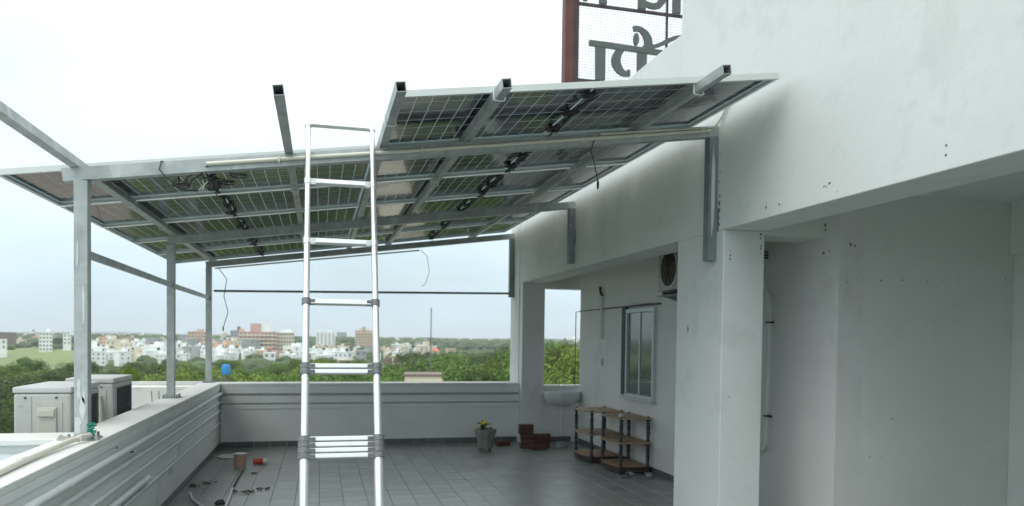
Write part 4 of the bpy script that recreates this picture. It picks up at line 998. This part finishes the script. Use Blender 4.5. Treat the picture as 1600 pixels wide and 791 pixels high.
block(360, 377, 517, 720, 'grey', 'dark grey tower at the left end of the large apartment block', 8, tower=[(.6, .3, 3.5, 'brown')])
block(375, 430, 519, 640, 'pink', 'large faded pink apartment block with long balconies', 8, depth=16, bays=9, bands='cream', tower=[(.0, .14, 2, 'peach'), (.30, .30, 6.5, 'pink'), (.66, .18, 8.6, 'white')])
block(429, 459, 520, 650, 'cream', 'cream wing with a white roof band adjoining the pink apartments', 7, depth=14, bays=7, roof='white', tower=[(.35, .6, 2.4, 'white')])
block(494, 523, 519, 900, 'white', 'white high rise with grey vertical strips seen between the ladder rails', 8, stripes=5, tower=[(.1, .2, 1.5, 'white'), (.6, .2, 1.5, 'white')])
block(526, 541, 519.5, 1500, 'grey', 'hazy grey tower right of the white high rise', 8)
block(555, 586, 517, 860, 'peach', 'pale peach high rise beside the right ladder rail', 9, bays=7, bands='cream', tower=[(.2, .5, 2.5, 'cream'), (.35, .15, 4, 'grey')])
block(652, 670, 540, 520, 'white', 'white house with a flat roof beside the antenna mast', 2)
hs = block(668, 686, 550, 480, 'white', 'white house with a red pitched roof by the antenna mast', 2, depth=8)
Wr = 18 * 480 / 1180; Hr = zof(677, 550, 480) - GZ
MB().add([(-Wr / 2 - .5, -.6, Hr + .3), (Wr / 2 + .5, -.6, Hr + .3), (Wr / 2 + .5, 8.6, Hr + .3), (-Wr / 2 - .5, 8.6, Hr + .3), (-Wr / 2 + 1.5, 4, Hr + 2.6), (Wr / 2 - 1.5, 4, Hr + 2.6)],
         [(0, 1, 5, 4), (1, 2, 5), (2, 3, 4, 5), (3, 0, 4), (3, 2, 1, 0)]).build('roof', P['terracotta'], hs)
block(412, 430, 552, 420, 'white', 'low white house at the foot of the pink apartments', 2)
block(418, 424, 545, 430, 'terracotta', 'narrow red house in front of the pink apartments', 2)
block(530, 562, 564, 330, 'brown', 'low brown roofed shed seen between the ladder rails', 1, roof='tan')
block(556, 572, 549, 420, 'grey', 'plain grey house in front of the peach high rise', 3)
block(590, 632, 571, 250, 'white', 'white villa with a brown roof right of the ladder', 2, depth=10, roof='brown', tower=[(.25, .3, 2.0, 'brown'), (.5, .08, 1.6, 'white')])
block(608, 632, 562, 330, 'brown', 'brown roofed house behind the white villa', 2, roof='tan')
# cluster of pale houses (left centre) : individual boxes
hm = []
def house_mesh(col, seed):
    rnd = random.Random(seed); mb = MB(); W, D_, H_ = rnd.uniform(7, 14), rnd.uniform(7, 12), rnd.uniform(6, 12)
    mb.box(-W / 2, W / 2, 0, D_, 0, H_, 0); mb.box(-W / 2 - .2, W / 2 + .2, -.2, D_ + .2, H_, H_ + .8, 0)
    if rnd.random() < .7: q = rnd.uniform(-.3, .1) * W; mb.box(q, q + W * .35, 1, 5, H_ + .8, H_ + 3.2, 0)
    if rnd.random() < .6: mb.box(W * .2, W * .2 + 1.6, 2, 3.6, H_ + .8, H_ + 2.4, 2)
    for s_ in range(int(H_ // 3)):
        n = int(W / 3)
        for i in range(n):
            xx = -W / 2 + W * (i + .5) / n; rnd.random() < .7 and mb.box(xx - .5, xx + .5, -.1, .02, H_ - 3 * s_ - 2.1, H_ - 3 * s_ - .9, 1)
    for s_ in range(int(H_ // 3)): mb.box(W / 2 - .02, W / 2 + .1, D_ * .3, D_ * .6, H_ - 3 * s_ - 2.2, H_ - 3 * s_ - .8, 1)
    return mb.mesh('wall', [P[col], P['dark'], P['tank']])
hmesh = [(c, house_mesh(c, i)) for i, c in enumerate(['white', 'white', 'white', 'cream', 'white', 'grey', 'peach', 'white', 'tan', 'white', 'white', 'cream'])]
rh = random.Random(77)
def houses(n, px0, px1, D0, D1, cols, sc_=1., lift=0):
    for i in range(n):
        px = rh.uniform(px0, px1); D = rh.uniform(D0, D1); x, y = at(px, D)
        c, me = rh.choice([q for q in hmesh if q[0] in cols])
        s_ = sc_ * rh.uniform(.75, 1.2)
        o = meshobj('house', me, None, (x, y, GZ + lift), (0, 0, -bearing(px) + rh.choice([-.5, -.2, 0, .3, .6])), (s_, s_, s_ * rh.uniform(.85, 1.2)))
        dp = 'nearer' if D < 620 else 'middle' if D < 1000 else 'farther' if D < 1500 else 'farthest'
        tag(o, f'small {c} house, {dp} part of town, {place(px)}', 'house', f'small {c} houses, {dp} part of the town, {place(px)}')
W_, C_, A_ = ['white'], ['white', 'cream', 'peach', 'tan', 'grey'], ['white', 'white', 'cream', 'grey', 'tan', 'peach']
houses(56, 142, 268, 400, 620, W_ + W_ + ['cream'], .70)
houses(34, 265, 372, 450, 640, W_ + ['cream', 'grey'], .62)
houses(26, 340, 480, 430, 620, A_, .6)
houses(58, 140, 365, 620, 1000, C_, .8)
houses(22, -20, 140, 960, 1300, C_, 1.05)
houses(14, 340, 470, 480, 700, A_, 1.0)
houses(36, 470, 640, 360, 800, A_, .62)
houses(18, 600, 720, 420, 1000, C_, .7)
houses(34, 600, 960, 1100, 1900, W_ + ['grey'], 1.1)
houses(44, -50, 650, 1200, 2200, C_, 1.3)
# near rooftop behind the back parapet
nr = thing('rooftop_room', 'pale flat roofed room with a brown roof edge just beyond the back parapet', 'building', (*at(661, 62), GZ), (0, 0, -bearing(661)))
Wn = 56 * 62 / 1180; Hn = zof(661, 588, 62) - GZ
MB().box(-Wn / 2, Wn / 2, 0, 4, 0, Hn).build('wall', P['cream'], nr)
MB().box(-Wn / 2 - .1, Wn / 2 + .1, -.12, 4.1, Hn, Hn + .16).build('roof_edge', P['brown'], nr)
MB().add([(Wn / 2, 0, Hn - 1.2), (Wn / 2 + .5, 0, Hn - 1.2), (Wn / 2, 0, Hn), (Wn / 2, 4, Hn - 1.2), (Wn / 2 + .5, 4, Hn - 1.2), (Wn / 2, 4, Hn)], [(0, 1, 2), (3, 5, 4), (1, 4, 5, 2), (0, 2, 5, 3)]).build('buttress', P['cream'], nr)
am = thing('antenna_mast', 'thin dark mast rising above the tree tops right of the ladder', 'mast', (*at(673, 120), GZ))
MB().tube([(0, 0, 0), (0, 0, zof(673, 481, 120) - GZ)], [.13, .08], 6).build('pole', P['dark'], am)
MB().box(-.11, .11, -.1, .1, zof(673, 485, 120) - GZ - .2, zof(673, 485, 120) - GZ).build('head', P['dark'], am)
wt = thing('water_tank', 'bright blue water tank among the trees by the far corner post', 'water tank', (*at(353, 88), GZ))
Zt = zof(353, 570, 88) - GZ
MB().lathe([(.44, Zt - 1.05), (.46, Zt - 1.0), (.42, Zt - .12), (.38, Zt), (.12, Zt + .03)], 16).build('tank', P['blue'], wt, smooth=True)
for a in range(4): MB().tube([(.35 * math.cos(a * 1.571), .35 * math.sin(a * 1.571), 0), (.35 * math.cos(a * 1.571), .35 * math.sin(a * 1.571), Zt - 1.0)], .05, 5).build('leg', P['brown'], wt)
# yard fence on the left
fn = thing('wire_fence', 'wire fence with thin posts crossing the dirt yard at the left edge', 'fence')
for i in range(13):
    x, y = at(-80 + 11 * i, 96 - .0 * i); MB().box(x - .05, x + .05, y - .05, y + .05, GZ, GZ + 4.2).build('post', P['grey'], fn)
a_, b_ = at(-80, 96), at(52, 96)
for z in (1.2, 2.2, 3.2, 4.1): MB().bar((*a_, GZ + z), (*b_, GZ + z), .04, .04).build('wire', P['grey'], fn)
# thin bent poles behind the parapet
MB().tube([(*at(186 + 19, 30), -3.4), (*at(205, 30), -.35)], .03, 6).build('pole', M['rust'], label='thin dark stake behind the farther outdoor unit', cat='pole')
for px, xt, lab in ((243, -2.40, 'left leaning thin stake in front of the low white block'), (249, -2.30, 'right leaning thin stake in front of the low white block')):
    MB().tube([(xt, 12.2, .30), (xt - .03, 12.2, .90)], .006, 5).build('stake', M['rust'], label=lab, cat='stake')

# ------------------------------------------------------------------ haze
hz = MB().box(-7200, 7200, -300, 7200, GZ - 2, 90).build('haze', None, kind='stuff')
hm_ = bpy.data.materials.new('haze_volume'); hm_.use_nodes = True; t = hm_.node_tree; t.nodes.clear()
o_ = t.nodes.new('ShaderNodeOutputMaterial'); v_ = t.nodes.new('ShaderNodeVolumePrincipled'); v_.inputs['Color'].default_value = (.93, .97, 1.0, 1)
v_.inputs['Density'].default_value = .00016; v_.inputs['Anisotropy'].default_value = .0
t.links.new(v_.outputs[0], o_.inputs['Volume']); hz.data.materials.clear(); hz.data.materials.append(hm_)
hz['label'] = 'pale haze over the whole landscape'
print('tiles', tcount, 'objects', len(bpy.data.objects))
